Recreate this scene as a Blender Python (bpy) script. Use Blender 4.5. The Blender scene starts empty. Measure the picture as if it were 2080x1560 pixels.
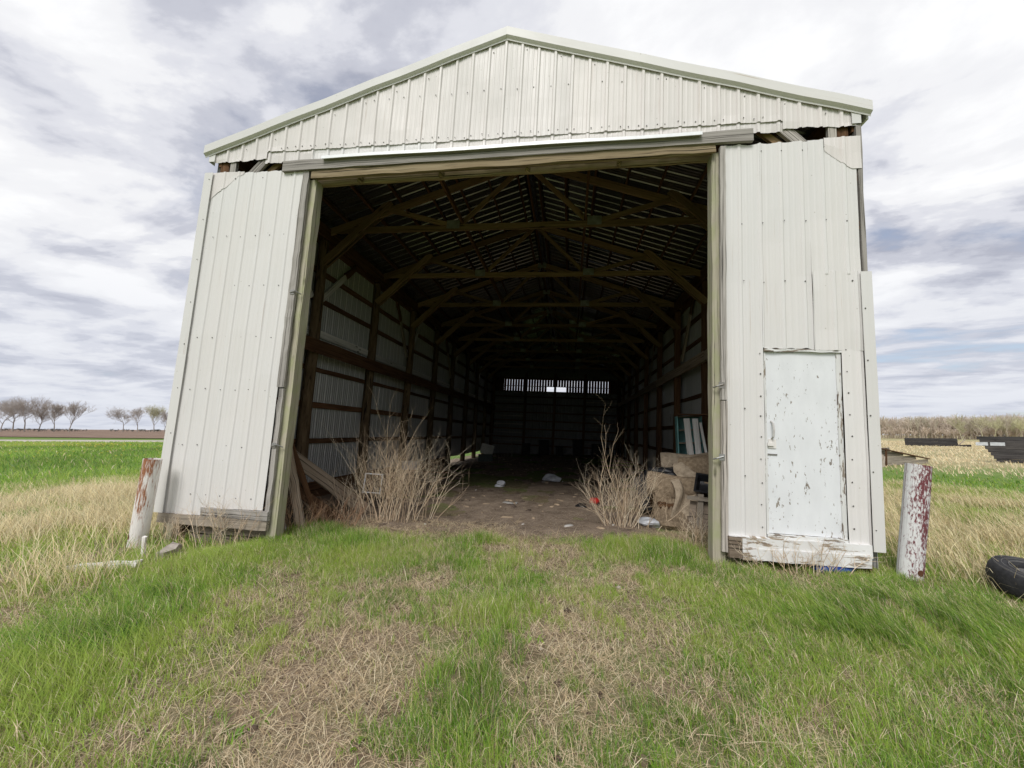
import bpy, math, random
import numpy as np
from mathutils import Matrix, Vector
random.seed(7); rng = np.random.default_rng(11)
scene = bpy.context.scene
COL = scene.collection

# ------------------------------------------------------------------ camera
CAM = np.array([1.118, -4.876, 1.328])
CR = np.array([.99004, .14064, .00689]); CU = np.array([.01, -.11898, .99285]); CF = np.array([-.14046, .98289, .1192])
cd = bpy.data.cameras.new('camera'); cam = bpy.data.objects.new('camera', cd); COL.objects.link(cam)
cd.sensor_fit = 'HORIZONTAL'; cd.sensor_width = 36.0; cd.lens = 816.565 / 2080 * 36
cd.clip_start = .05; cd.clip_end = 4000
cam.matrix_world = Matrix(((CR[0], CU[0], -CF[0], CAM[0]), (CR[1], CU[1], -CF[1], CAM[1]), (CR[2], CU[2], -CF[2], CAM[2]), (0, 0, 0, 1)))
scene.camera = cam

# ------------------------------------------------------------------ sky, sun, exposure
SUN_EL, SUN_AZ = math.radians(46), math.radians(191)     # azimuth from +Y clockwise: behind the camera, to its left
w = bpy.data.worlds.new('World'); scene.world = w; w.use_nodes = True
nt = w.node_tree; N = nt.nodes; L = nt.links; N.clear()
def wn(t, **k):
    n = N.new(t)
    for a, b in k.items(): setattr(n, a, b)
    return n
def wmath(op, a, b=None, clamp=False):
    n = wn('ShaderNodeMath', operation=op, use_clamp=clamp)
    for i, s in enumerate((a, b)):
        if s is None: continue
        if isinstance(s, (int, float)): n.inputs[i].default_value = s
        else: L.new(s, n.inputs[i])
    return n.outputs[0]
def wramp(fac, stops, interp='EASE'):
    n = wn('ShaderNodeValToRGB'); cr = n.color_ramp; cr.interpolation = interp
    while len(cr.elements) < len(stops): cr.elements.new(.5)
    for e, (p, c) in zip(cr.elements, stops): e.position = p; e.color = (*c, 1) if len(c) == 3 else c
    L.new(fac, n.inputs[0]); return n.outputs[0]
def wmix(f, a, b):
    n = wn('ShaderNodeMix', data_type='RGBA')
    for s, i in ((f, 0), (a, 6), (b, 7)):
        if isinstance(s, (int, float)): n.inputs[i].default_value = s
        elif isinstance(s, tuple): n.inputs[i].default_value = (*s, 1)
        else: L.new(s, n.inputs[i])
    return n.outputs[2]
sky = wn('ShaderNodeTexSky', sky_type='NISHITA', sun_disc=False, sun_elevation=SUN_EL, sun_rotation=SUN_AZ, altitude=300, air_density=1, dust_density=1.5, ozone_density=1)
tc = wn('ShaderNodeTexCoord'); sep = wn('ShaderNodeSeparateXYZ'); L.new(tc.outputs['Generated'], sep.inputs[0])
zz = wmath('ADD', wmath('MAXIMUM', sep.outputs[2], 0), .10)
cx = wmath('DIVIDE', sep.outputs[0], zz); cy = wmath('DIVIDE', sep.outputs[1], zz)
comb = wn('ShaderNodeCombineXYZ'); L.new(cx, comb.inputs[0]); L.new(cy, comb.inputs[1])
def wnoise(scale, detail, rough, off, dist=0., sx=1., sy=1., rot=0.):
    m = wn('ShaderNodeMapping'); m.inputs['Location'].default_value = off; m.inputs['Scale'].default_value = (sx, sy, 1); m.inputs['Rotation'].default_value = (0, 0, rot)
    L.new(comb.outputs[0], m.inputs[0]); n = wn('ShaderNodeTexNoise'); L.new(m.outputs[0], n.inputs['Vector'])
    n.inputs['Scale'].default_value = scale; n.inputs['Detail'].default_value = detail; n.inputs['Roughness'].default_value = rough; n.inputs['Distortion'].default_value = dist
    return n.outputs[0]
n1 = wnoise(.62, 9, .55, (3.1, 1.7, 0), .25, 1.0, 1.0, .5)
n1b = wnoise(.62, 9, .55, (3.25, 1.93, 0), .25, 1.0, 1.0, .5)     # the same field seen a little further towards the light
n2 = wnoise(1.9, 8, .58, (8.3, 5.2, 0), .3, .8, 1.25, .5)
n2b = wnoise(1.9, 8, .58, (8.38, 5.33, 0), .3, .8, 1.25, .5)
n3 = wnoise(.26, 3, .5, (1.3, 9.4, 0), .2)
dens = wmath('ADD', wmath('MULTIPLY', n1, .56), wmath('ADD', wmath('MULTIPLY', n2, .24), wmath('MULTIPLY', n3, .20)))
relief = wmath('ADD', wmath('MULTIPLY', wmath('SUBTRACT', n1, n1b), .42), wmath('MULTIPLY', wmath('SUBTRACT', n2, n2b), .30))
shade = wmath('ADD', dens, relief)
cloud = wramp(shade, [(.36, (2.8, 2.9, 3.45)), (.425, (3.8, 3.9, 4.4)), (.475, (4.95, 5.02, 5.4)), (.525, (5.9, 5.93, 6.1)), (.61, (6.6, 6.62, 6.7))])
cover = wramp(wmath('ADD', wmath('MULTIPLY', n1, .6), wmath('MULTIPLY', n2, .4)), [(.33, (.55,) * 3), (.43, (1,) * 3)])
# towards the horizon the cloud base is seen edge-on: flatter, bluer and greyer
hz = wramp(sep.outputs[2], [(.0, (.75,) * 3), (.12, (.42,) * 3), (.38, (0,) * 3)])
cl2 = wmix(hz, cloud, (4.2, 4.45, 5.1))
tot = wmix(cover, sky.outputs[0], cl2)
bg = wn('ShaderNodeBackground'); L.new(tot, bg.inputs[0]); bg.inputs[1].default_value = .1
wo = wn('ShaderNodeOutputWorld'); L.new(bg.outputs[0], wo.inputs[0])
sl = bpy.data.lights.new('sun', 'SUN'); sun = bpy.data.objects.new('sun', sl); COL.objects.link(sun)
sl.energy = 1.5; sl.angle = math.radians(24); sl.color = (1, .975, .94)
sdir = Vector((math.sin(SUN_AZ) * math.cos(SUN_EL), math.cos(SUN_AZ) * math.cos(SUN_EL), math.sin(SUN_EL)))
sun.rotation_euler = sdir.to_track_quat('Z', 'Y').to_euler()
sun.location = (-6, -12, 18)
vs = scene.view_settings; vs.view_transform = 'Standard'; vs.look = 'None'; vs.exposure = .62; vs.gamma = 1; vs.use_curve_mapping = False
scene.render.engine = 'CYCLES'
scene.cycles.max_bounces = 7; scene.cycles.diffuse_bounces = 4; scene.cycles.glossy_bounces = 3; scene.cycles.transmission_bounces = 3; scene.cycles.transparent_max_bounces = 6
scene.cycles.use_denoising = True

# ------------------------------------------------------------------ helpers: numbers
def hash2(ix, iy, s):
    h = (ix.astype(np.int64) * 374761393 + iy.astype(np.int64) * 668265263 + s * 1442695041) & 0x7fffffff
    h = ((h ^ (h >> 13)) * 1274126177) & 0x7fffffff
    return ((h ^ (h >> 16)) & 0xffff) / 65535.
def vnoise(x, y, sc, s=0):
    x = np.asarray(x, float) * sc + 517.3; y = np.asarray(y, float) * sc + 291.7
    ix, iy = np.floor(x), np.floor(y); fx, fy = x - ix, y - iy
    fx = fx * fx * (3 - 2 * fx); fy = fy * fy * (3 - 2 * fy)
    a, b, c, d = hash2(ix, iy, s), hash2(ix + 1, iy, s), hash2(ix, iy + 1, s), hash2(ix + 1, iy + 1, s)
    return (a * (1 - fx) + b * fx) * (1 - fy) + (c * (1 - fx) + d * fx) * fy
def fbm(x, y, sc, s=0, o=3):
    t, a, n = 0, 1., 0
    for i in range(o): t = t + vnoise(x, y, sc * 2 ** i, s + i * 17) * a; n += a; a *= .5
    return t / n
def ss(a, b, x): t = np.clip((np.asarray(x, float) - a) / (b - a), 0, 1); return t * t * (3 - 2 * t)
def ground_z(x, y):
    x = np.asarray(x, float); y = np.asarray(y, float)
    z = -.10 - .04 * ss(2, 6, x) - .06 * ss(6, 16, x)
    z = z - .10 * np.exp(-((x + 3.7) / .75) ** 2 - ((y + .1) / .5) ** 2)
    near = 1 - ss(10, 25, np.hypot(x, y))
    return z + near * ((fbm(x, y, .8, 3, 3) - .5) * .09 + (fbm(x, y, 5, 9, 2) - .5) * .02)
def gz(x, y): return float(ground_z(np.array([x]), np.array([y]))[0])
def proj(x, y, z):
    d = np.stack([x - CAM[0], y - CAM[1], z - CAM[2]], -1); f = d @ CF
    with np.errstate(divide='ignore', invalid='ignore'):
        return 1040 + 816.565 * (d @ CR) / f, 780 - 816.565 * (d @ CU) / f, f

# ------------------------------------------------------------------ helpers: materials
class G:
    def __init__(s, name, rough=.8, spec=.25, metal=0.):
        s.m = bpy.data.materials.new(name); s.m.use_nodes = True; s.nt = s.m.node_tree; s.b = s.nt.nodes['Principled BSDF']
        s.b.inputs['Roughness'].default_value = rough; s.b.inputs['Specular IOR Level'].default_value = spec; s.b.inputs['Metallic'].default_value = metal
    def n(s, t, **k):
        x = s.nt.nodes.new(t)
        for a, b in k.items(): setattr(x, a, b)
        return x
    def put(s, v, sock):
        if isinstance(v, (int, float)): sock.default_value = v
        elif isinstance(v, tuple): sock.default_value = (*v, 1) if len(v) == 3 and sock.type == 'RGBA' else v
        else: s.nt.links.new(v, sock)
    def attr(s, name): a = s.n('ShaderNodeAttribute', attribute_name=name); return a.outputs['Vector'] if name != 'col' else a.outputs['Color']
    def obj(s): return s.n('ShaderNodeTexCoord').outputs['Object']
    def rand(s): return s.n('ShaderNodeObjectInfo').outputs['Random']
    def pos(s): return s.n('ShaderNodeNewGeometry').outputs['Position']
    def map(s, vec, sc=(1, 1, 1), loc=(0, 0, 0), rnd=False):
        m = s.n('ShaderNodeMapping'); s.put(vec, m.inputs[0]); m.inputs['Scale'].default_value = sc; m.inputs['Location'].default_value = loc
        if rnd:
            c = s.n('ShaderNodeCombineXYZ'); r = s.math('MULTIPLY', s.rand(), 37.); s.put(r, c.inputs[0]); s.put(r, c.inputs[1]); s.put(r, c.inputs[2]); s.put(c.outputs[0], m.inputs['Location'])
        return m.outputs[0]
    def noise(s, vec, scale=5., detail=4., rough=.55, dist=0.):
        n = s.n('ShaderNodeTexNoise'); s.put(vec, n.inputs['Vector']); n.inputs['Scale'].default_value = scale; n.inputs['Detail'].default_value = detail
        n.inputs['Roughness'].default_value = rough; n.inputs['Distortion'].default_value = dist; return n.outputs[0]
    def vor(s, vec, scale=5., feat='F1'):
        n = s.n('ShaderNodeTexVoronoi', feature=feat); s.put(vec, n.inputs['Vector']); n.inputs['Scale'].default_value = scale; return n.outputs[0]
    def math(s, op, a, b=0., clamp=False):
        n = s.n('ShaderNodeMath', operation=op, use_clamp=clamp); s.put(a, n.inputs[0]); s.put(b, n.inputs[1]); return n.outputs[0]
    def ramp(s, f, stops, interp='LINEAR'):
        n = s.n('ShaderNodeValToRGB'); cr = n.color_ramp; cr.interpolation = interp
        while len(cr.elements) < len(stops): cr.elements.new(.5)
        for e, (p, c) in zip(cr.elements, stops): e.position = p; e.color = (*c, 1) if isinstance(c, tuple) else (c, c, c, 1)
        s.put(f, n.inputs[0]); return n.outputs[0]
    def mix(s, f, a, b, mode='MIX'):
        n = s.n('ShaderNodeMix', data_type='RGBA', blend_type=mode); s.put(f, n.inputs[0]); s.put(a, n.inputs[6]); s.put(b, n.inputs[7]); return n.outputs[2]
    def base(s, c): s.put(c, s.b.inputs['Base Color']); return s
    def rough(s, r): s.put(r, s.b.inputs['Roughness']); return s
    def bump(s, h, st=.3, d=.01):
        n = s.n('ShaderNodeBump'); n.inputs['Strength'].default_value = st; n.inputs['Distance'].default_value = d; s.put(h, n.inputs['Height']); s.put(n.outputs[0], s.b.inputs['Normal']); return s

def wood(name, light, mid, dark, crack=.45, rough=.85, knots=True, moss=None, along=1.2, across=22.):
    g = G(name, rough, .15); v = g.map(g.attr('grain'), (along, across, across), rnd=True)
    a = g.noise(v, 1., 6, .65, .4); b = g.noise(g.map(g.attr('grain'), (.7, 4, 4), rnd=True), 1.3, 3, .5)
    c = g.ramp(a, [(.28, dark), (.45, mid), (.68, light)])
    c = g.mix(g.ramp(b, [(.35, .0), (.7, .55)]), c, mid)
    cr = g.noise(g.map(g.attr('grain'), (along * .5, across * 2.2, across * 2.2), rnd=True), 1., 3, .6, .2)
    dk = tuple(x * .35 for x in dark)
    c = g.mix(g.ramp(cr, [(.28 + crack * .18, 1.), (.34 + crack * .18, 0.)]), c, dk)
    if knots:
        k = g.vor(g.map(g.attr('grain'), (1.6, 5, 5), rnd=True), 1.)
        c = g.mix(g.ramp(k, [(.05, .85), (.12, 0.)]), c, dk)
    if moss: c = g.mix(g.ramp(g.noise(g.map(g.attr('grain'), (2, 3, 3), rnd=True), 2.2, 4, .6), [(.42, 0.), (.66, .7)]), c, moss)
    # board to board difference
    c = g.mix(.8, c, g.ramp(g.rand(), [(0, (.62, .60, .58)), (.5, (.9, .9, .9)), (1, (1.25, 1.2, 1.15))]), 'MULTIPLY')
    g.base(c); g.bump(g.math('ADD', g.math('MULTIPLY', a, .6), g.math('MULTIPLY', cr, .6)), .5, .006)
    return g.m
def flat(name, c1, c2=None, rough=.7, sc=8., spec=.25, metal=0., bump=.15):
    g = G(name, rough, spec, metal); c2 = c2 or tuple(x * .7 for x in c1)
    a = g.noise(g.obj(), sc, 5, .6); g.base(g.ramp(a, [(.32, c2), (.66, c1)])); g.bump(a, bump, .01); return g.m

M = {}
M['dark'] = wood('creosoted_brown_wood', (.20, .115, .06), (.115, .06, .032), (.05, .026, .015), .3)
M['truss'] = wood('truss_lumber', (.36, .255, .15), (.255, .17, .095), (.125, .08, .045), .3)
M['log'] = wood('rough_pole', (.20, .145, .085), (.125, .085, .048), (.05, .033, .02), .5, along=3., across=14.)
M['grey'] = wood('weathered_grey_wood', (.52, .49, .455), (.40, .375, .345), (.17, .155, .14), .6, across=48.)
M['tan'] = wood('weathered_tan_wood', (.42, .345, .27), (.31, .245, .18), (.14, .105, .075), .45)
M['green'] = wood('treated_post', (.50, .47, .38), (.40, .375, .29), (.22, .2, .15), .35, moss=(.36, .385, .215))
M['header'] = wood('header_lumber', (.50, .42, .28), (.37, .29, .18), (.15, .115, .075), .5)
M['plank'] = wood('old_plank', (.40, .33, .26), (.27, .215, .165), (.11, .085, .065), .5)
M['blackwood'] = wood('blackened_planks', (.105, .098, .095), (.06, .056, .055), (.02, .019, .019), .5)
M['greyply'] = wood('bleached_boards', (.42, .37, .31), (.31, .27, .22), (.14, .12, .10), .4)
M['whiteboard'] = wood('whitewashed_board', (.78, .77, .75), (.68, .67, .65), (.42, .40, .37), .3)
M['redslat'] = wood('red_painted_slat', (.30, .07, .055), (.22, .045, .035), (.1, .025, .02), .3, knots=False)

def steel(name, c, tint, streak=.5, rough=.42, ribc=None):
    g = G(name, rough, .4)
    v = g.attr('grain')
    st = g.noise(g.map(v, (.25, 26, 1), rnd=True), 1., 4, .6); bl = g.noise(g.map(v, (.8, 1.3, 1), rnd=True), 1., 4, .55)
    fine = g.noise(g.map(v, (160, 160, 1)), 1., 2, .5)
    col = g.mix(g.ramp(bl, [(.35, 0.), (.7, .8)]), c, tint)
    col = g.mix(g.ramp(st, [(.45, 0.), (.75, streak * .3)]), col, (.42, .41, .36))
    sp3 = g.n('ShaderNodeSeparateXYZ'); g.put(v, sp3.inputs[0]); col = g.mix(g.ramp(sp3.outputs[2], [(.25, 0.), (.6, .55 if ribc is None else .9)]), col, ribc or tuple(min(x * 1.10, .82) for x in c))
    rs_ = g.noise(g.map(v, (.5, 60, 1), (5, 3, 0), rnd=True), 1., 3, .5); rb_ = g.noise(g.map(v, (1.5, 4, 1), (1, 7, 0)), 1., 3, .5); col = g.mix(g.math('MULTIPLY', g.ramp(rs_, [(.62, 0.), (.72, .5)]), g.ramp(rb_, [(.5, 0.), (.66, 1.)])), col, (.36, .25, .16))
    col = g.mix(g.ramp(fine, [(.58, 0.), (.72, .12)]), col, (.35, .33, .29))
    sp = g.vor(g.map(v, (6, 6, 1), rnd=True), 1.); col = g.mix(g.ramp(sp, [(.035, .6), (.06, 0.)]), col, (.40, .38, .33))
    col = g.mix(.5, col, g.ramp(g.rand(), [(0, (.90, .90, .89)), (1, (1.07, 1.05, 1.03))]), 'MULTIPLY')
    g.base(col); g.rough(g.ramp(bl, [(.3, rough - .05), (.7, rough + .16)])); return g.m
M['siding'] = steel('cream_painted_steel', (.725, .685, .665), (.70, .668, .65))
M['siding_low'] = steel('pale_painted_steel', (.715, .705, .695), (.725, .70, .68), .4)
M['trim'] = steel('steel_trim', (.71, .70, .685), (.68, .665, .645), .25)
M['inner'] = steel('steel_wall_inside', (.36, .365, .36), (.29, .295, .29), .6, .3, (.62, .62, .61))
M['backshade'] = steel('shade_darkened_back_steel', (.20, .20, .195), (.16, .16, .155), .6)  # back wall darkened: shade of the deep interior put into the steel colour
M['bright'] = flat('bright_flashing', (.88, .89, .90), (.8, .81, .82), .3, spec=.5)
g = G('galvanised_roof', .24, .5, .9); v = g.attr('grain')
g.base(g.ramp(g.noise(g.map(v, (1, 6, 1), rnd=True), 2., 4, .6), [(.3, (.15, .155, .155)), (.7, (.30, .31, .31))])); M['roof'] = g.m
M['screw'] = flat('zinc_screw', (.16, .15, .14), rough=.5, metal=.5)
M['steelgrey'] = flat('dull_steel', (.33, .33, .32), (.2, .17, .14), .5, metal=.6)
M['gusset'] = flat('gusset_plate', (.36, .37, .34), (.22, .21, .18), .5, metal=.5)

def peeling(name, paint, under1, under2, sx, sy, amount, fine=1.):
    g = G(name, .7, .2); v = g.attr('grain')
    a = g.noise(g.map(v, (sx, sy, 1)), 1., 5, .62, .3); b = g.noise(g.map(v, (sx * 2.6, sy * 2.2, 1), (4, 7, 0)), fine, 4, .6)
    big = g.noise(g.map(v, (1.1, 1.6, 1), (2, 9, 0)), 1.3, 3, .5)
    m = g.math('ADD', g.math('MULTIPLY', a, .62), g.math('ADD', g.math('MULTIPLY', b, .28), g.math('MULTIPLY', big, .22)))
    under = g.ramp(g.noise(g.map(v, (3, 40, 1)), 1., 4, .6), [(.3, under2), (.7, under1)])
    pc = g.mix(g.ramp(g.noise(g.map(v, (2, 5, 1)), 1.5, 5, .6), [(.35, 0.), (.75, .5)]), paint, tuple(x * .82 for x in paint))
    k = g.ramp(m, [(amount, 0.), (amount + .018, 1.)])
    g.base(g.mix(k, pc, under)); g.bump(k, -.5, .004); return g.m
M['door'] = peeling('peeling_white_door', (.77, .785, .80), (.33, .29, .24), (.17, .145, .12), 9, 30, .652)
M['sill'] = peeling('peeling_white_sill', (.76, .755, .74), (.40, .33, .25), (.22, .17, .13), 4, 34, .602)
M['frame'] = peeling('peeling_white_frame', (.72, .72, .70), (.34, .29, .23), (.15, .12, .1), 5, 40, .60)
def pipe_paint(name, paint, under1, under2, amount, th0, wt, sx, sy, top):
    g = G(name, .7, .2); v = g.attr('grain'); sp = g.n('ShaderNodeSeparateXYZ'); g.put(v, sp.inputs[0])
    a = g.noise(g.map(v, (sx, sy, 1)), 1., 6, .68, .5); b = g.noise(g.map(v, (3, 9, 1), (3, 1, 0)), 1., 4, .6)
    dirn = g.math('COSINE', g.math('SUBTRACT', g.math('MULTIPLY', sp.outputs[1], 10.), th0))
    m = g.math('ADD', g.math('ADD', g.math('MULTIPLY', a, .75), g.math('MULTIPLY', b, .35)), g.math('ADD', g.math('MULTIPLY', dirn, wt), g.math('MULTIPLY', g.math('SUBTRACT', sp.outputs[0], .6), top)))
    k = g.ramp(m, [(amount - .05, 0.), (amount, .35), (amount + .05, 1.)]); und = g.ramp(g.noise(v, 60, 4, .6), [(.3, under2), (.7, under1)])
    pc = g.ramp(g.noise(g.map(v, (6, 60, 1)), 1., 5, .6), [(.3, tuple(x * .74 for x in paint)), (.5, paint)])
    g.base(g.mix(k, pc, und)); g.bump(k, -.5, .004); return g.m
M['rustpipe'] = pipe_paint('rusty_white_pipe', (.80, .77, .73), (.40, .19, .10), (.24, .095, .05), .615, 1.45, .06, 5, 34, .15)
M['maroon'] = pipe_paint('flaking_white_pipe', (.70, .70, .69), (.21, .06, .07), (.12, .04, .045), .60, 2.2, .085, 26, 60, .05)
M['rust'] = flat('dark_rust', (.17, .07, .035), (.06, .028, .018), .9, 20)

def colmat(name, rough=.55, trans=.25, spec=.2, soft=0.):
    g = G(name, rough, spec); c = g.attr('col'); g.base(c)
    if soft:
        vm = g.n('ShaderNodeMix', data_type='VECTOR'); vm.inputs[0].default_value = soft; g.put(g.n('ShaderNodeNewGeometry').outputs['Normal'], vm.inputs[4]); vm.inputs[5].default_value = (0, 0, 1)
        nn = g.n('ShaderNodeVectorMath', operation='NORMALIZE'); g.put(vm.outputs[1], nn.inputs[0]); g.put(nn.outputs[0], g.b.inputs['Normal'])
    if trans:
        t = g.n('ShaderNodeBsdfTranslucent'); g.put(c, t.inputs[0]); mx = g.n('ShaderNodeMixShader'); mx.inputs[0].default_value = trans
        g.put(g.b.outputs[0], mx.inputs[1]); g.put(t.outputs[0], mx.inputs[2]); out = [n for n in g.nt.nodes if n.type == 'OUTPUT_MATERIAL'][0]; g.put(mx.outputs[0], out.inputs[0])
    return g.m
M['grass'] = colmat('grass_blades', .40, .35, .4, .38)
M['straw'] = colmat('dry_straw', .6, .2, .2, .45)
M['twig'] = colmat('dead_twigs', .8, 0, .1)
M['bark'] = colmat('bare_branches', .9, 0, .05)

# ------------------------------------------------------------------ helpers: objects and meshes
def link(o, parent=None, **k):
    COL.objects.link(o)
    if parent is not None: o.parent = parent
    for a, b in k.items():
        if b: o[a] = b
    return o
def empty(name, loc=(0, 0, 0), rot=(0, 0, 0), parent=None, **k):
    o = bpy.data.objects.new(name, None); o.location = loc; o.rotation_euler = rot; o.empty_display_size = .2
    return link(o, parent, **k)
SHEAR = .0085
class MB:
    def __init__(s): s.v = []; s.f = []; s.g = []; s.c = []
    def add(s, vs_, fs, gs=None):
        o = len(s.v); s.v += [tuple(map(float, p)) for p in vs_]; s.f += [tuple(i + o for i in f) for f in fs]
        s.g += [tuple(map(float, p)) for p in (gs if gs is not None else vs_)]; return s
    def beam(s, p0, p1, w, t, up=(0, 0, 1), seg=1, rough=0., taper=1., twist=0.):
        p0, p1, up = np.array(p0, float), np.array(p1, float), np.array(up, float)
        d = p1 - p0; Ln = np.linalg.norm(d); d /= Ln; sd = np.cross(d, up); sd /= np.linalg.norm(sd); u = np.cross(sd, d)
        vs_, gs, fs = [], [], []; off = random.random() * 40
        for i in range(seg + 1):
            a = i / seg; k = 1 + (taper - 1) * a
            for (e, q) in ((-.5, -.5), (.5, -.5), (.5, .5), (-.5, .5)):
                j = np.array([random.gauss(0, rough) for _ in range(3)]) if rough else 0
                th = twist * a; e2 = e * math.cos(th) * w * k - q * math.sin(th) * t; q2 = e * math.sin(th) * w * k + q * math.cos(th) * t
                vs_.append(p0 + d * Ln * a + u * e2 + sd * q2 + j); gs.append((a * Ln + off, e * w + off, q * t + off))
        for i in range(seg):
            b = i * 4
            for k in range(4): fs.append((b + k, b + (k + 1) % 4, b + 4 + (k + 1) % 4, b + 4 + k))
        fs.append((3, 2, 1, 0)); e = seg * 4; fs.append((e, e + 1, e + 2, e + 3)); return s.add(vs_, fs, gs)
    def box(s, x0, x1, y0, y1, z0, z1, **k):
        dx, dy, dz = x1 - x0, y1 - y0, z1 - z0; cx_, cy_, cz_ = (x0 + x1) / 2, (y0 + y1) / 2, (z0 + z1) / 2
        if dx >= dy and dx >= dz: return s.beam((x0, cy_, cz_), (x1, cy_, cz_), dz, dy, (0, 0, 1), **k)
        if dy >= dz: return s.beam((cx_, y0, cz_), (cx_, y1, cz_), dz, dx, (0, 0, 1), **k)
        return s.beam((cx_, cy_, z0), (cx_, cy_, z1), dx, dy, (1, 0, 0), **k)
    def tube(s, pts, radii, n=8, cap=True, rough=0.):
        pts = [np.array(p, float) for p in pts]; vs_, gs, fs = [], [], []; al = 0; ref = np.array((.3, .2, .93))
        off = random.random() * 30
        for i, p in enumerate(pts):
            d = pts[min(i + 1, len(pts) - 1)] - pts[max(i - 1, 0)]; d /= max(np.linalg.norm(d), 1e-9)
            r_ = np.array((1., 0, 0)) if abs(d[2]) > .7 else np.array((0, 0, 1.)); a = np.cross(d, r_); a /= np.linalg.norm(a); b = np.cross(d, a)
            if i: al += np.linalg.norm(p - pts[i - 1])
            for k in range(n):
                th = 2 * math.pi * k / n; rr = radii[i] * (1 + random.gauss(0, rough))
                vs_.append(p + (a * math.cos(th) + b * math.sin(th)) * rr); gs.append((al + off, math.cos(th) * radii[i] + off, math.sin(th) * radii[i]))
        for i in range(len(pts) - 1):
            for k in range(n): fs.append((i * n + k, i * n + (k + 1) % n, (i + 1) * n + (k + 1) % n, (i + 1) * n + k))
        if cap: fs.append(tuple(range(n))[::-1]); e = (len(pts) - 1) * n; fs.append(tuple(range(e, e + n)))
        return s.add(vs_, fs, gs)
    def mesh(s, name, mat, shear=False, smooth=False):
        me = bpy.data.meshes.new(name); vv = np.array(s.v)
        if shear: vv[:, 0] += SHEAR * vv[:, 2]
        me.from_pydata(vv.tolist(), [], s.f); me.materials.append(M[mat] if isinstance(mat, str) else mat)
        at = me.attributes.new('grain', 'FLOAT_VECTOR', 'POINT'); at.data.foreach_set('vector', np.array(s.g, dtype=np.float32).ravel())
        if smooth: me.shade_smooth() if hasattr(me, 'shade_smooth') else me.polygons.foreach_set('use_smooth', [True] * len(me.polygons))
        me.update(); return me
    def build(s, name, mat, parent=None, shear=False, smooth=False, loc=(0, 0, 0), rot=(0, 0, 0), **k):
        o = bpy.data.objects.new(name, s.mesh(name, mat, shear, smooth)); o.location = loc; o.rotation_euler = rot
        return link(o, parent, **k)
def inst(src, name, parent=None, loc=None, **k):
    o = src.copy(); o.name = name
    for key in list(o.keys()):
        if key in ('label', 'category', 'group', 'kind'): del o[key]
    if loc is not None: o.location = loc
    return link(o, parent, **k)
def np_mesh(name, V, loops, totals, mat, col=None):
    me = bpy.data.meshes.new(name); me.vertices.add(len(V)); me.vertices.foreach_set('co', V.astype(np.float32).ravel())
    me.loops.add(len(loops)); me.loops.foreach_set('vertex_index', loops.astype(np.int32)); me.polygons.add(len(totals))
    st = np.zeros(len(totals), np.int32); st[1:] = np.cumsum(totals)[:-1]
    me.polygons.foreach_set('loop_start', st); me.polygons.foreach_set('loop_total', totals.astype(np.int32))
    if col is not None:
        a = me.attributes.new('col', 'FLOAT_COLOR', 'POINT'); c4 = np.ones((len(V), 4), np.float32); c4[:, :3] = col; a.data.foreach_set('color', c4.ravel())
    me.materials.append(M[mat] if isinstance(mat, str) else mat); me.update(calc_edges=True); me.validate(); return me
def blade_mesh(name, x, y, z, h, dirx, diry, lean, wd, col, mat, tipcol=None):
    """one curved two-face blade per entry; lean 0 upright .. 1 lying flat"""
    n = len(x); ph = rng.uniform(0, math.pi, n); wx, wy = np.cos(ph) * wd / 2, np.sin(ph) * wd / 2
    up = np.sqrt(np.clip(1 - lean ** 2, .0, 1)); mx = lean * .38 * h; mz = h * .58 * np.sqrt(np.clip(1 - (lean * (.62 + .38 * ss(.84, .97, lean))) ** 2, 0, 1)); tx = lean * h; tz = np.maximum(mz * .55, h * up)
    V = np.zeros((n, 5, 3)); b = np.stack([x, y, z], -1); W = np.stack([wx, wy, 0 * wx], -1); D = np.stack([dirx, diry, 0 * x], -1)
    Zv = np.array([0, 0, 1.]); V[:, 0] = b - W; V[:, 1] = b + W; m = b + D * mx[:, None] + Zv * mz[:, None]
    V[:, 2] = m - W * .75; V[:, 3] = m + W * .75; V[:, 4] = b + D * tx[:, None] + Zv * tz[:, None]
    base = (np.arange(n) * 5)[:, None]; loops = (base + np.array([0, 1, 3, 2, 2, 3, 4])).ravel(); tot = np.tile([4, 3], n)
    C = np.repeat(col[:, None, :], 5, 1)
    if tipcol is not None: C[:, 4] = tipcol
    return np_mesh(name, V.reshape(-1, 3), loops, tot, mat, C.reshape(-1, 3))
def seg_mesh(name, segs, cols, mat, n=3):
    """tapered prisms; segs rows: x0 y0 z0 x1 y1 z1 r0 r1"""
    S = np.array(segs, float); k = len(S); p0, p1 = S[:, :3], S[:, 3:6]; d = p1 - p0; d /= np.maximum(np.linalg.norm(d, axis=1), 1e-9)[:, None]
    ref = np.where(np.abs(d[:, 2:3]) > .8, np.array([[1., 0, 0]]), np.array([[0, 0, 1.]])); a = np.cross(d, ref); a /= np.linalg.norm(a, axis=1)[:, None]; b = np.cross(d, a)
    V = np.zeros((k, 2 * n, 3))
    for i in range(n):
        t = 2 * math.pi * i / n; o = a * math.cos(t) + b * math.sin(t); V[:, i] = p0 + o * S[:, 6:7]; V[:, n + i] = p1 + o * S[:, 7:8]
    q = np.array([[i, (i + 1) % n, n + (i + 1) % n, n + i] for i in range(n)]).ravel()
    loops = ((np.arange(k) * 2 * n)[:, None] + q).ravel(); tot = np.full(k * n, 4)
    C = np.repeat(np.asarray(cols, float)[:, None, :], 2 * n, 1).reshape(-1, 3) if np.ndim(cols) == 2 else np.tile(cols, (k * 2 * n, 1))
    return np_mesh(name, V.reshape(-1, 3), loops, tot, mat, C)

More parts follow.
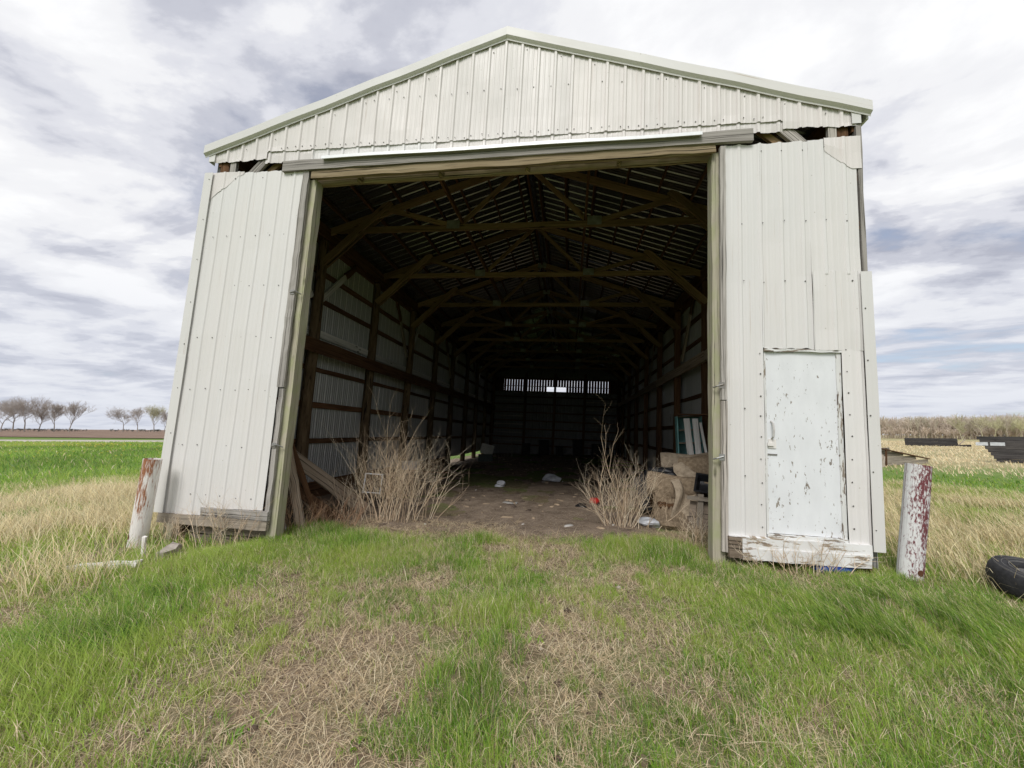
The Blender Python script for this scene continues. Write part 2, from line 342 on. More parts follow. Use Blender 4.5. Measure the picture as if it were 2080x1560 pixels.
# ------------------------------------------------------------------ the land
def grid_axis(breaks):
    out = []
    for (a, b, st) in breaks: out += list(np.arange(a, b, st))
    return np.array(out + [breaks[-1][1]])
gx = grid_axis([(-2600, -400, 550), (-400, -60, 42.5), (-60, -14, 4), (-14, -5, .6), (-5, 6, .11), (6, 14, .6), (14, 60, 4), (60, 400, 42.5), (400, 2600, 550)])
gy = grid_axis([(-400, -60, 85), (-60, -10, 5), (-10, -4.4, .8), (-4.4, 1.2, .11), (1.2, 14, .6), (14, 60, 4), (60, 400, 42.5), (400, 2800, 600)])
X, Y = np.meshgrid(gx, gy); Z = ground_z(X, Y); V = np.stack([X, Y, Z], -1).reshape(-1, 3); nx, ny = len(gx), len(gy)
i0 = (np.arange(ny - 1)[:, None] * nx + np.arange(nx - 1)).ravel(); loops = np.stack([i0, i0 + 1, i0 + nx + 1, i0 + nx], -1).ravel()
g = G('meadow_soil', .95, .1); p = g.pos()
n_a = g.noise(p, 9, 6, .65); n_b = g.noise(p, .9, 5, .6); n_c = g.noise(p, 60, 3, .6)
thatch = g.ramp(n_a, [(.3, (.095, .07, .046)), (.5, (.21, .16, .105)), (.7, (.36, .285, .19))])
thatch = g.mix(g.ramp(n_c, [(.4, 0.), (.65, .6)]), thatch, (.12, .088, .058))
grn = g.ramp(g.noise(p, 3.5, 6, .7), [(.3, (.09, .15, .03)), (.55, (.15, .23, .055)), (.75, (.30, .31, .12))])
sx = g.n('ShaderNodeSeparateXYZ'); g.put(p, sx.inputs[0])
far = g.n('ShaderNodeVectorMath', operation='LENGTH'); g.put(p, far.inputs[0])
farf = g.ramp(g.math('DIVIDE', far.outputs['Value'], 100.), [(.05, 0.), (.12, 1.)])
col = g.mix(farf, g.mix(g.ramp(n_b, [(.42, 0.), (.66, .75)]), thatch, grn), grn)
# pale dry pasture far to the right, as on the photograph's right side
dry = g.ramp(g.noise(g.map(p, (.05, .22, 1)), 1., 5, .6), [(.3, (.30, .27, .14)), (.55, (.46, .39, .23)), (.8, (.56, .48, .31))])
soilm = g.ramp(g.noise(p, 1.6, 5, .65), [(.46, 0.), (.6, .8)]); col = g.mix(g.math('MULTIPLY', soilm, g.ramp(g.math('DIVIDE', far.outputs['Value'], 10.), [(.35, 1.), (.6, 0.)])), col, (.21, .155, .11))
rightf = g.math('MULTIPLY', g.ramp(g.math('DIVIDE', sx.outputs[0], 100.), [(.10, 0.), (.22, 1.)]), g.ramp(g.math('DIVIDE', sx.outputs[1], 100.), [(.14, 0.), (.2, 1.)]))
g.base(g.mix(g.math('MULTIPLY', rightf, .85), col, dry)); g.bump(n_a, .6, .03)
link(bpy.data.objects.new('ground', np_mesh('ground', V, loops, np.full(len(i0), 4), g.m)), kind='structure')

# ploughed field beyond the road, furrows running along it
g = G('ploughed_soil', .95, .05); p = g.pos()
fur = g.noise(g.map(p, (.012, .55, 1)), 1., 4, .7); cl = g.noise(p, .35, 5, .7)
g.base(g.ramp(g.math('ADD', g.math('MULTIPLY', fur, .6), g.math('MULTIPLY', cl, .4)), [(.34, (.12, .082, .062)), (.5, (.235, .165, .125)), (.64, (.36, .275, .21))]))
mb = MB(); mb.add([(-2500, 200, .0), (-71, 50, .0), (-20, 56, .0), (-20, 2500, .0), (-2500, 2500, .0)], [(0, 1, 2, 3, 4)]); mb.build('ploughed_field', g.m, kind='structure')
# gravel road: crowned strip
g = G('gravel', .95, .1); p = g.pos(); g.base(g.ramp(g.noise(p, 2.2, 6, .7), [(.3, (.36, .32, .27)), (.7, (.60, .56, .50))]))
mb = MB(); A, B = np.array((-180., 5.)), np.array((10., 50.)); dv = (B - A) / np.linalg.norm(B - A); nv = np.array((-dv[1], dv[0])); prof = [(-3.6, -.10), (-3, .03), (0, .07), (3, .03), (3.6, -.1)]
vs_ = [(*(q + nv * o), zz_) for q in (A, B) for o, zz_ in prof]; mb.add(vs_, [(i, i + 5, i + 6, i + 1) for i in range(4)]); mb.build('gravel_road', g.m, kind='structure')

# ------------------------------------------------------------------ the barn
barn = empty('barn', (0, 0, 0), (-.0028, .0388, 0), label='white steel-sided pole barn leaning to the right with a wide open front', category='barn')
BAY, NB = 2.4346, 9; LEN = BAY * NB
XW = 4.315      # outer face of the side walls
RZ, RS = 6.80, .334   # roof sheet: height at the ridge, slope
def roofz(x): return RZ - RS * abs(x)
PITCH = .2286
RH = 1.; MR = .7
def breaks(u0, u1, phase=0.):
    pts = {u0: None, u1: None}; k0 = math.floor((u0 - phase) / PITCH) - 1; out = []
    for k in range(k0, k0 + int((u1 - u0) / PITCH) + 4):
        c = phase + k * PITCH
        for du, h in ((-.027, 0), (-.012, .019), (.012, .019), (.027, 0), (.064, 0), (.074, .004 * MR), (.086, .004 * MR), (.096, 0), (.132, 0), (.142, .004 * MR), (.154, .004 * MR), (.164, 0)): out.append((c + du, h * RH))
    out.sort(); xs = np.array([a for a, _ in out]); hs = np.array([b for _, b in out])
    ins = [(a, b) for a, b in out if u0 < a < u1]
    return [(u0, float(np.interp(u0, xs, hs)))] + ins + [(u1, float(np.interp(u1, xs, hs)))]
def sheet(mb, u0, u1, zb, zt, fn, rows=6, phase=0., wob=.004, extra=()):
    """ribbed steel sheet; zb/zt give the ends along the ribs at u, fn(u, w, h) places a point"""
    seed = random.random() * 50; br = breaks(u0, u1, phase)
    br = sorted(set(br) | {(e, float(np.interp(e, [a for a, _ in br], [b for _, b in br]))) for e in extra if u0 < e < u1})
    vs_, gs = [], []
    for (u, h) in br:
        a, b = zb(u), zt(u)
        for r in range(rows + 1):
            ww = a + (b - a) * r / rows; o = wob * (math.sin(ww * 3.1 + seed + u * 4) + math.sin(ww * 7.3 + seed * 2 + u * 9) * .6) if 0 < r < rows else wob * math.sin(u * 13 + seed)
            vs_.append(fn(u, ww, h + o)); gs.append((ww, u + seed, h * 40))
    R = rows + 1; n = len(br)
    mb.add(vs_, [(i * R + r, (i + 1) * R + r, (i + 1) * R + r + 1, i * R + r + 1) for i in range(n - 1) for r in range(rows)], gs); return mb
def P(name, mb, mat, parent=barn, **k): return mb.build(name, mat, parent, True, **k)

# gable siding: full sheets whose lower edge laps over a short strip
def jag(u, s): return .012 * math.sin(u * 5.3 + s) + .008 * math.sin(u * 27 + s)
front = lambda yo: (lambda u, w_, h: (u, yo - h, w_))
edges = [-4.405, -3.49, -2.743, -1.829, -.914, 0, .914, 1.829, 2.743, 3.47, 4.30]
for i in range(10):
    a, b = edges[i], edges[i + 1]; outer = i in (0, 9)
    zb = (lambda u: 5.128 + jag(u, 1) * .8) if outer else (lambda u: 5.245 + .004 * math.sin(u * 9))
    P('gable_sheet', sheet(MB(), a, b + (.0 if i == 9 else .02), zb, lambda u: roofz(u) - .02, front(-.012 - .0018 * (i % 2)), 5, extra=(0.,)), 'siding')
for i in range(1, 9): P('gable_lower_strip', sheet(MB(), edges[i] - .005, edges[i + 1] + .012, lambda u: 5.095 + .012 * u / 4 + jag(u, 4) * .6, lambda u: 5.30, front(.004 - .0016 * (i % 2)), 2), 'siding_low' if i in (2, 3) else 'siding')
# left front wall
RH = .6
wl = front(-.012)
P('wall_sheet', sheet(MB(), -4.40, -3.725, lambda u: .055 + .01 * (u + 4.4), lambda u: 4.945 + .006 * math.sin(u * 30), wl, 8), 'siding_low')
P('wall_sheet', sheet(MB(), -3.735, -2.835, lambda u: .165 + .028 * (u + 3.7), lambda u: 4.935 + .006 * math.sin(u * 30), front(-.020), 8), 'siding_low')
def patch(pts, yo):
    mb = MB(); n = len(pts); v1 = [(x, yo, z) for x, z in pts]; v2 = [(x, yo - .003, z) for x, z in pts]
    return mb.add(v1 + v2, [tuple(range(n - 1, -1, -1))[::-1], tuple(range(2 * n - 1, n - 1, -1))[::-1]] + [(i, (i + 1) % n, n + (i + 1) % n, n + i) for i in range(n)], [(z, x, 0) for x, z in pts] * 2)
def patch_sheet(u0, u1, zb, zt, yo): return sheet(MB(), u0, u1, zb, zt, front(yo), 2)
P('corner_patch', patch_sheet(-4.32, -3.80, lambda u: 4.53 + (u + 4.32) * .79 + .012 * math.sin(u * 22), lambda u: 4.958, -.018), 'siding')
# right front wall round the door
P('wall_sheet', sheet(MB(), 2.805, 3.20, lambda u: .325, lambda u: 4.955 + .006 * math.sin(u * 30), front(-.012), 8), 'siding_low')
P('wall_sheet', sheet(MB(), 3.20, 3.74, lambda u: 2.43 + .006 * math.sin(u * 40), lambda u: 4.96 + .006 * math.sin(u * 30), front(-.012), 6), 'siding_low')
P('wall_sheet', sheet(MB(), 3.735, 4.245, lambda u: 3.30, lambda u: 4.965, front(-.0145), 5), 'siding_low')
P('wall_sheet', sheet(MB(), 3.735, 4.235, lambda u: 2.415, lambda u: 3.335, front(-.0185), 4, phase=.07), 'siding_low')
P('wall_sheet', sheet(MB(), 4.01, 4.232, lambda u: .285 + .01 * (u - 4), lambda u: 2.43, front(-.0145), 5, phase=.07), 'siding_low')
P('corner_patch', patch_sheet(3.905, 4.30, lambda u: float(np.interp(u, [3.905, 3.93, 4.16, 4.2, 4.3], [4.83, 4.80, 4.60, 4.575, 4.575])), lambda u: 4.985, -.022), 'siding')
RH = 1.
# corner trims: folded angles
def angle_trim(x0, x1, z0, z1, xs, yo, dep=.13, lean=0.):
    mb = MB(); sgn = 1 if xs > (x0 + x1) / 2 else -1; t = .004
    prof = [(x0, yo), (xs, yo), (xs, yo + dep), (xs - sgn * t, yo + dep), (xs - sgn * t, yo + t), (x0, yo + t)]
    vs_, gs = [], []
    for z in np.linspace(z0, z1, 6):
        o = .004 * math.sin(z * 2.3 + x0) + lean * (z1 - z)
        for (x, y) in prof: vs_.append((x + o, y - .003 * math.sin(z * 3), z)); gs.append((z, x + y, 0))
    n = 6; mb.add(vs_, [(i * n + k, i * n + (k + 1) % n, (i + 1) * n + (k + 1) % n, (i + 1) * n + k) for i in range(5) for k in range(n)] + [(0, 1, 4, 5), (1, 2, 3, 4), (30, 31, 34, 35), (31, 32, 33, 34)], gs); return mb
P('corner_trim', angle_trim(-4.30, -4.425, 2.19, 4.95, -4.437, -.040), 'trim')
P('corner_trim', angle_trim(-4.295, -4.42, .06, 2.21, -4.435, -.044), 'trim')
P('corner_trim', angle_trim(-4.315, -4.40, 5.13, 5.40, -4.412, -.034, .1), 'trim')
P('corner_trim', angle_trim(4.225, 4.33, .285, 3.32, 4.338, -.042, .13, .0), 'trim')
P('corner_trim', angle_trim(4.215, 4.30, 5.14, 5.37, 4.312, -.034, .1), 'trim')
# rake trim: folded profile run up each slope, with a drip lip
def rake(sgn):
    mb = MB(); prof = [(-.078, .045), (-.080, -.075), (-.042, -.098), (-.042, -.118), (-.036, -.118), (-.036, -.09), (-.03, -.085), (-.03, .02), (.10, .02), (.10, .045)]
    vs_, gs = [], []; n = len(prof); K = 12
    for i in range(K + 1):
        x = sgn * (4.41 if sgn > 0 else 4.47) * i / K; dz = .004 * math.sin(i * 1.7 + sgn)
        for (y, o) in prof: vs_.append((x, y + .003 * math.sin(i * 2.1), RZ + .01 - RS * abs(x) + o * 1.054 + dz)); gs.append((abs(x), y + o, 0))
    fs = [(i * n + k, i * n + (k + 1) % n, (i + 1) * n + (k + 1) % n, (i + 1) * n + k) for i in range(K) for k in range(n)] + [tuple(range(n)), tuple(range(K * n, K * n + n))]
    return mb.add(vs_, fs, gs)
P('rake_trim', rake(-1), 'trim'); P('rake_trim', rake(1), 'trim')
# eave overhang trims along the sides
for s in (-1, 1):
    mb = MB(); mb.box(s * 4.40 - .012, s * 4.40 + .012, .0, LEN, roofz(4.4) - .12, roofz(4.4) - .004); P('eave_board', mb, 'trim')
# thin bright drip flashing under the gable
mb = MB(); vs_, gs = [], []
for i, x in enumerate(np.linspace(-2.52, 2.52, 15)):
    zt = 5.065 + (x + 2.5) * .0062 + .006 * math.sin(i * .9)
    for (y, z) in ((-.03, zt + .02), (-.115, zt - .005), (-.12, zt - .052), (-.11, zt - .052), (-.03, zt - .0)): vs_.append((x, y, z)); gs.append((x, y, z))
mb.add(vs_, [(i * 5 + k, i * 5 + (k + 1) % 5, i * 5 + 5 + (k + 1) % 5, i * 5 + 5 + k) for i in range(14) for k in range(5)] + [(0, 1, 2, 3, 4), (70, 71, 72, 73, 74)], gs)
P('drip_flashing', mb, 'bright', label='bright folded metal strip under the gable')
# roof: sheets with ribs down the slope, purlins, ridge
NS = 24; SW = (LEN + .1) / NS
for s in (-1, 1):
    for i in range(NS):
        y0 = -.06 + i * SW
        fn = lambda u, w_, h: (s * w_, u, RZ - RS * w_ + h * 1.0)
        P('roof_sheet', sheet(MB(), y0, y0 + SW + .01, lambda u: .10, lambda u: 4.42, fn, 3, wob=.001, phase=.05), 'roof')
mb = MB()
for s in (-1, 1): mb.add([(0, -.06, RZ + .05), (s * .26, -.06, RZ + .05 - RS * .26 + .0), (s * .26, LEN + .04, RZ + .05 - RS * .26), (0, LEN + .04, RZ + .05)], [(0, 1, 2, 3)])
P('ridge_cap', mb, 'roof')
for s in (-1, 1):
    for k in range(8):
        x = .22 + k * .575; mb = MB(); c = (s * x, 0, roofz(x) - .047)
        mb.beam((c[0], .02, c[2]), (c[0], LEN - .02, c[2]), .038, .085, (s * 1., 0, -RS), seg=9, rough=.002); P('purlin', mb, 'dark')
mb = MB(); mb.beam((0, .03, RZ - .12), (0, LEN - .03, RZ - .12), .14, .035, (0, 0, 1), 9, .003); P('ridge_board', mb, 'dark')
# trusses with webs and gusset plates
TZ = 5.32
def top_at(x): return roofz(x) - .095 - .07
def truss_at(y, src=None):
    if src is None:
        mb = MB(); mb.beam((-4.12, 0, TZ), (4.12, 0, TZ), .12, .04, seg=8, rough=.003); t = P('truss', mb, 'truss', loc=(0, y, 0))
        def sub(n, a, b, w_, yo, mat='truss'):
            q = MB(); q.beam((a[0], yo, a[1]), (b[0], yo, b[1]), w_, .038, seg=4, rough=.002); P(n, q, mat, t)
        for s in (-1, 1):
            q = MB(); q.beam((s * .0, .0, top_at(0)), (s * 4.25, .0, top_at(4.25)), .145, .04, seg=6, rough=.002); P('top_chord', q, 'truss', t)
            sub('web', (s * 1.33, TZ), (s * 2.74, top_at(2.74)), .09, -.04); sub('web', (s * 1.33, TZ), (s * .06, top_at(0) - .06), .09, .04)
            sub('web', (s * 1.36, TZ), (s * 1.36, top_at(1.36)), .085, -.041 + .08)
            sub('knee_brace', (s * 4.13, 4.57), (s * 2.72, 5.89), .14, -.06); sub('knee_brace', (s * 4.13, 4.57), (s * 2.72, 5.89), .14, .06)
            q = MB(); q.box(s * 1.37 - .13, s * 1.37 + .13, -.066, -.061, TZ - .05, TZ + .12); P('gusset_plate', q, 'gusset', t)
        q = MB(); q.box(-.13, .13, -.03, -.026, top_at(0) - .12, top_at(0) + .05); P('gusset_plate', q, 'gusset', t)
        return t
    t = inst(src, 'truss', barn, (0, y, 0))
    for ch in [c for c in src.children]: inst(ch, ch.name.split('.')[0], t)
    return t
t0 = truss_at(BAY)
for i in range(2, NB): truss_at(BAY * i, t0)
for s in (-1, 1):
    mb = MB(); mb.beam((s * 1.2, .15, TZ + .12), (s * 1.2, LEN - .1, TZ + .12), .10, .04, (0, 0, 1), 9, .006); P('chord_tie', mb, 'dark')
# posts
mb = MB(); mb.tube([(0, 0, -.45), (.01, .0, .6), (-.01, .012, 1.7), (.008, 0, 2.9), (0, -.012, 4.1), (0, 0, 5.1)], [.115, .12, .112, .108, .10, .095], 12, True, .03); pl = P('post', mb, 'log', loc=(-4.13, BAY, 0), smooth=False)
for i in range(2, NB): inst(pl, 'post', barn, (-4.13 + random.gauss(0, .012), BAY * i, 0)).rotation_euler = (0, 0, random.uniform(0, 6))
mb = MB(); mb.beam((0, 0, -.4), (0, 0, 5.1), .15, .15, (1, 0, 0), 8, .004); pr = P('post', mb, 'dark', loc=(4.11, BAY, 0))
for i in range(2, NB): inst(pr, 'post', barn, (4.11 + random.gauss(0, .008), BAY * i, 0))
# girts, nailers, plates bay by bay
for s in (-1, 1):
    for zc, hgt, mat in ((.97, .10, 'dark'), (1.71, .12, 'dark'), (2.46, .09, 'dark'), (3.19, .15, 'whiteboard'), (3.90, .10, 'dark'), (4.50, .11, 'dark')):
        if s > 0 and zc == 3.19: continue
        for v_ in range(3):
            mb = MB(); mb.beam((0, .01, 0), (0, BAY - .01, 0), hgt, .042, (0, 0, 1), 4, .004); src = None
            for b in range(v_, NB, 3):
                lc = (s * 4.255 + SHEAR * zc, b * BAY, zc + random.gauss(0, .008))
                src = mb.build('girt', mat, barn, loc=lc) if src is None else inst(src, 'girt', barn, lc)
    for b in range(0, NB, 3):
        for off, zc in ((-.0, 5.22),):
            mb = MB(); mb.beam((s * 4.02, b * BAY + .01, zc), (s * 4.02, (b + 3) * BAY - .01, zc), .26, .045, (0, 0, 1), 6, .004); P('wall_plate', mb, 'dark')
            mb = MB(); mb.beam((s * 4.255, b * BAY + .01, zc - .02), (s * 4.255, (b + 3) * BAY - .01, zc - .02), .26, .04, (0, 0, 1), 6, .004); P('wall_plate', mb, 'dark')
for b in range(0, NB, 3):
    mb = MB(); mb.beam((-3.99, b * BAY + .25, 2.86), (-3.99, min((b + 3) * BAY + .25, LEN - .1), 2.86), .27, .045, (0, 0, 1), 8, .006); P('rail_board', mb, 'dark')
for a, b in ((.2, 4.60), (4.61, 9.7), (9.71, 14.6), (14.61, LEN - .1)):
    mb = MB(); mb.beam((4.01, a, 3.24), (4.01, b, 3.24), .25, .042, (0, 0, 1), 6, .005); P('rail_board', mb, 'tan')
# diagonal wall braces
def brace(s, y0, z0, y1, z1, mat): mb = MB(); mb.beam((s * 4.20, y0, z0), (s * 4.20, y1, z1), .13, .04, (0, 0, 1), 4, .005); P('wall_brace', mb, mat)
brace(-1, 2.58, 3.86, 3.42, 4.72, 'whiteboard'); brace(-1, 3.42, 4.72, 3.80, 5.10, 'dark'); brace(-1, 2.30, 3.86, 1.25, 5.0, 'whiteboard')
for k, i in enumerate((3, 5, 7)):
    brace(-1, BAY * i - .1, 3.55, BAY * i - .75, 4.55, 'greyply'); brace(-1, BAY * i - .75, 4.55, BAY * i - 1.1, 5.08, 'dark'); brace(-1, BAY * i + .12, 3.75, BAY * i + .95, 5.05, 'whiteboard')
    brace(1, BAY * i - .12, 3.6, BAY * i - .95, 4.75, 'greyply'); brace(1, BAY * i - .95, 4.75, BAY * i - 1.2, 5.08, 'dark'); brace(1, BAY * i + .12, 3.75, BAY * i + 1.0, 5.05, 'dark')
# side wall sheets (seen from inside), bottom edges ragged
MR = 3.
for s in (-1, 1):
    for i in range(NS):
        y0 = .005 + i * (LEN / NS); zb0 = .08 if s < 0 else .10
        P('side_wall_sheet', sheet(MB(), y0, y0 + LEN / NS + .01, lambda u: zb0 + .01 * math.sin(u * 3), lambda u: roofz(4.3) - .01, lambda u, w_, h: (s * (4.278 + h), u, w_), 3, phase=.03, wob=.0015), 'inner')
for b in (0, 1, 2, 3, 4, 8):
    for k in range(2): mb = MB(); mb.beam((-4.235, b * BAY + .02, -.16 + k * .19), (-4.235, (b + 1) * BAY - .02, -.16 + k * .19), .185, .04, (0, 0, 1), 4, .005); P('skirt_board', mb, 'dark')
for b in range(NB):
    mb = MB(); mb.beam((4.235, b * BAY + .02, .0), (4.235, (b + 1) * BAY - .02, .0), .26, .04, (0, 0, 1), 4, .005); P('skirt_board', mb, 'dark')
# back wall: sheets, posts, girts, open red slats under the gable
yb = LEN
bk = lambda u, w_, h: (u, yb + .03 + h, w_)
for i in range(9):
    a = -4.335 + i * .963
    P('back_sheet', sheet(MB(), a, a + .972, lambda u: -.35 if abs(u) > .6 else -.05, lambda u: 4.06, bk, 3, wob=.001), 'backshade')
    P('back_gable_sheet', sheet(MB(), a, a + .972, lambda u: 4.90, lambda u: roofz(u) - .02, bk, 2, wob=.001, extra=(0.,)), 'backshade')
for s in (-1, 1):
    mb = MB(); mb.beam((s * 4.36, yb - .02, roofz(4.36) - .08), (0, yb - .02, RZ - .08), .22, .03, (0, 0, 1)); P('back_rake_board', mb, 'dark')
    mb = MB(); mb.box(s * 4.22 - .1, s * 4.22 + .1, yb - .06, yb + .02, -.4, 5.4); P('back_corner_board', mb, 'dark')
for x in (-4.1, -1.95, 0, 1.95, 4.1): mb = MB(); mb.box(x - .075, x + .075, yb - .16, yb - .01, -.4, 5.3); P('back_post', mb, 'dark')
for z in (.5, 1.0, 1.55, 2.1, 2.65, 3.2, 3.7): mb = MB(); mb.box(-4.2, 4.2, yb - .005, yb + .028, z - .045, z + .045); P('back_girt', mb, 'dark')
for z in (.75, 1.3, 1.85, 2.4, 2.95, 3.45):
    for (a, b) in ((-4.0, -2.05), (2.05, 4.0)): mb = MB(); mb.box(a, b, yb - .03, yb - .008, z - .03, z + .03); P('back_batten', mb, 'grey')
for z0, z1 in ((4.04, 4.09), (4.40, 4.44), (4.86, 4.98)): mb = MB(); mb.box(-4.2, 4.2, yb - .012, yb + .024, z0, z1); P('slat_rail', mb, 'dark')
mb = MB(); x = -4.0
while x < 4.0:
    if not (-.55 < x < .62): mb.box(x, x + .156, yb + .03, yb + .048, 4.05, 4.92)
    else: mb.box(x, x + .156, yb + .03, yb + .048, 4.42, 4.92)
    x += .182
P('vent_slats', mb, 'redslat', kind='stuff', label='row of red vertical slats with daylight between')
mb = MB(); mb.box(-4.2, -3.45, yb - .03, yb - .013, 4.05, 4.95); P('slat_cover', mb, 'dark'); mb = MB(); mb.box(3.6, 4.2, yb - .03, yb - .013, 4.05, 4.95); P('slat_cover', mb, 'dark')
# front framing: corner posts, jambs, header box, sills
for x in (-4.17, 4.13): mb = MB(); mb.beam((x, .09, -.35), (x, .09, 5.3), .14, .14, (1, 0, 0), 6, .004); P('corner_post', mb, 'dark')
for s in (-1, 1):
    mb = MB(); mb.box(s * 4.02 - .045, s * 4.02 + .045, .0, .045, 4.80, 5.30); P('gable_stud', mb, 'grey')
    mb = MB(); mb.beam((s * 4.0, .03, 4.62), (s * 3.30, .03, 5.36), .13, .04, (0, 0, 1), 3, .004); P('gable_brace', mb, 'grey')
    mb = MB(); mb.beam((s * 3.78, .09, 4.72), (s * 3.0, .09, 5.45), .09, .04, (0, 0, 1), 3, .004); P('gable_brace', mb, 'truss')
mb = MB(); mb.beam((4.288, .045, .3), (4.288, .045, 5.3), .05, .12, (1, 0, 0), 10, .005); P('corner_board', mb, 'grey')
mb = MB(); mb.beam((-4.3, .06, 5.40), (0, .06, 6.70), .14, .04, (0, 0, 1)); P('gable_chord', mb, 'truss'); mb = MB(); mb.beam((4.3, .06, 5.40), (0, .06, 6.70), .14, .04, (0, 0, 1)); P('gable_chord', mb, 'truss')
# header: outer track board, soffit strip, inner board with cleats
mb = MB(); mb.beam((-3.15, -.045, 4.972), (3.118, -.045, 5.048), .155, .045, (0, 0, 1), 22, .002); P('track_board', mb, 'grey')
mb = MB(); mb.beam((-2.70, -.028, 4.835), (2.70, -.028, 4.915), .105, .03, (0, 0, 1), 20, .004); P('header_board', mb, 'header')
mb = MB(); mb.beam((-2.70, .03, 4.835), (2.70, .03, 4.915), .02, .09, (0, 0, 1), 12, .002); P('header_soffit', mb, 'header')
mb = MB(); mb.beam((-2.74, .165, 4.88), (2.74, .165, 4.975), .19, .045, (0, 0, 1), 20, .004); P('header_board', mb, 'header')
for x in (-2.05, -.85, .35, 1.55): mb = MB(); mb.beam((x, .08, 4.90 + x * .0167), (x + .02, .13, 4.90 + x * .0167), .16, .045, (0, 0, 1)); P('header_cleat', mb, 'header')
mb = MB(); mb.beam((-2.72, .10, -.45), (-2.72, .10, 4.80), .13, .15, (1, 0, 0), 18, .0035); P('jamb_post', mb, 'green')
mb = MB(); mb.beam((2.735, .10, -.4), (2.735, .10, 4.90), .13, .15, (1, 0, 0), 18, .0035); P('jamb_post', mb, 'green')
mb = MB(); mb.beam((-2.787, -.02, 1.80), (-2.787, -.02, 4.91), .10, .045, (1, 0, 0), 26, .0028, taper=.93); P('jamb_board', mb, 'grey')
mb = MB(); mb.beam((-2.770, -.01, .15), (-2.770, -.01, 1.78), .066, .04, (1, 0, 0), 14, .003); P('jamb_board', mb, 'grey')
mb = MB(); mb.beam((2.775, -.025, 1.82), (2.775, -.025, 4.93), .062, .045, (1, 0, 0), 24, .0018); P('jamb_board', mb, 'grey')
mb = MB(); mb.beam((2.778, -.022, .16), (2.778, -.022, 1.81), .066, .045, (1, 0, 0), 14, .0018); P('jamb_board', mb, 'grey')
for z in (1.96, 1.15):
    mb = MB(); mb.tube([(2.665, -.02, z), (2.69, -.05, z + .01), (2.76, -.055, z + .035)], [.009, .010, .009], 6); mb.box(2.715, 2.775, -.052, -.046, z - .01, z + .06); P('hook_bracket', mb, 'steelgrey')
for z in (1.02, 3.1): mb = MB(); mb.tube([(-2.80, -.05, z), (-2.72, -.06, z + .02), (-2.66, -.01, z - .01)], [.008] * 3, 6); mb.box(-2.80, -2.74, -.052, -.046, z - .02, z + .04); P('hook_bracket', mb, 'steelgrey')
# left sill and stubs
mb = MB(); mb.beam((-4.35, -.03, -.005), (-2.735, -.03, .005), .12, .045, (0, 0, 1), 10, .004); P('sill_board', mb, 'greyply')
mb = MB(); mb.beam((-3.72, -.030, .118), (-2.735, -.030, .125), .112, .043, (0, 0, 1), 8, .004); P('sill_board', mb, 'grey')
for z in (-.12, -.27): mb = MB(); mb.beam((-3.95, .085, z), (-2.78, .085, z + .01), .13, .04, (0, 0, 1), 6, .005); P('skirt_board', mb, 'greyply')
mb = MB(); mb.beam((-4.17, -.005, -.45), (-4.17, -.005, .0), .12, .10, (1, 0, 0), 4, .006); P('stub_post', mb, 'green')
mb = MB(); mb.beam((-4.30, .09, -.4), (-4.30, .09, .1), .09, .06, (1, 0, 0), 3, .006); P('stub_post', mb, 'dark')
# right sills, painted
mb = MB(); mb.beam((2.815, -.035, .275), (4.20, -.035, .285), .13, .045, (0, 0, 1), 10, .003); P('sill_board', mb, 'sill')
mb = MB(); mb.beam((2.94, -.05, .165), (4.18, -.05, .185), .125, .045, (0, 0, 1), 10, .003); P('sill_board', mb, 'sill')
mb = MB(); mb.beam((2.80, -.05, .225), (2.938, -.05, .225), .22, .045, (0, 0, 1), 3, .003); P('sill_block', mb, 'plank')
mb = MB(); mb.beam((2.85, .15, -.1), (2.85, .15, .3), .12, .1, (1, 0, 0)); P('stub_post', mb, 'green')
# door
mb = MB(); mb.beam((3.6, .035, .385), (3.6, .035, 2.39), .762, .04, (1, 0, 0), 10, .001); door = P('door', mb, 'door', label='peeling white side door')
def DM(nm, mb, mat): return P(nm, mb, mat, door)
mb = MB(); mb.tube([(3.285, .01, 1.60), (3.285, -.035, 1.57), (3.288, -.045, 1.50), (3.285, -.035, 1.43), (3.285, .012, 1.40)], [.011] * 5, 8); DM('handle', mb, 'whiteboard')
mb = MB(); mb.box(3.25, 3.33, .004, .014, 1.30, 1.40); mb.box(3.235, 3.30, -.012, .003, 1.325, 1.36); DM('latch', mb, 'whiteboard')
mb = MB(); mb.box(3.24, 3.34, .006, .013, 1.225, 1.24); DM('hasp', mb, 'steelgrey')
for nm, a, b, wd in (('door_stop', (3.225, .03, .38), (3.225, .03, 2.40), .022), ('door_stop', (3.985, .028, .38), (3.985, .028, 2.40), .045)): mb = MB(); mb.beam(a, b, wd, .06, (1, 0, 0), 8, .002); P(nm, mb, 'frame')
mb = MB(); mb.beam((3.21, .012, 2.41), (4.01, .012, 2.41), .035, .06, (0, 0, 1), 8, .003); P('door_head', mb, 'frame')
mb = MB(); mb.beam((3.21, .0, .362), (4.0, .0, .366), .035, .06, (0, 0, 1), 8, .002); P('door_sill', mb, 'frame')
mb = MB(); mb.box(3.1, 4.1, .10, .14, .2, 2.5); P('door_backing', mb, 'dark')
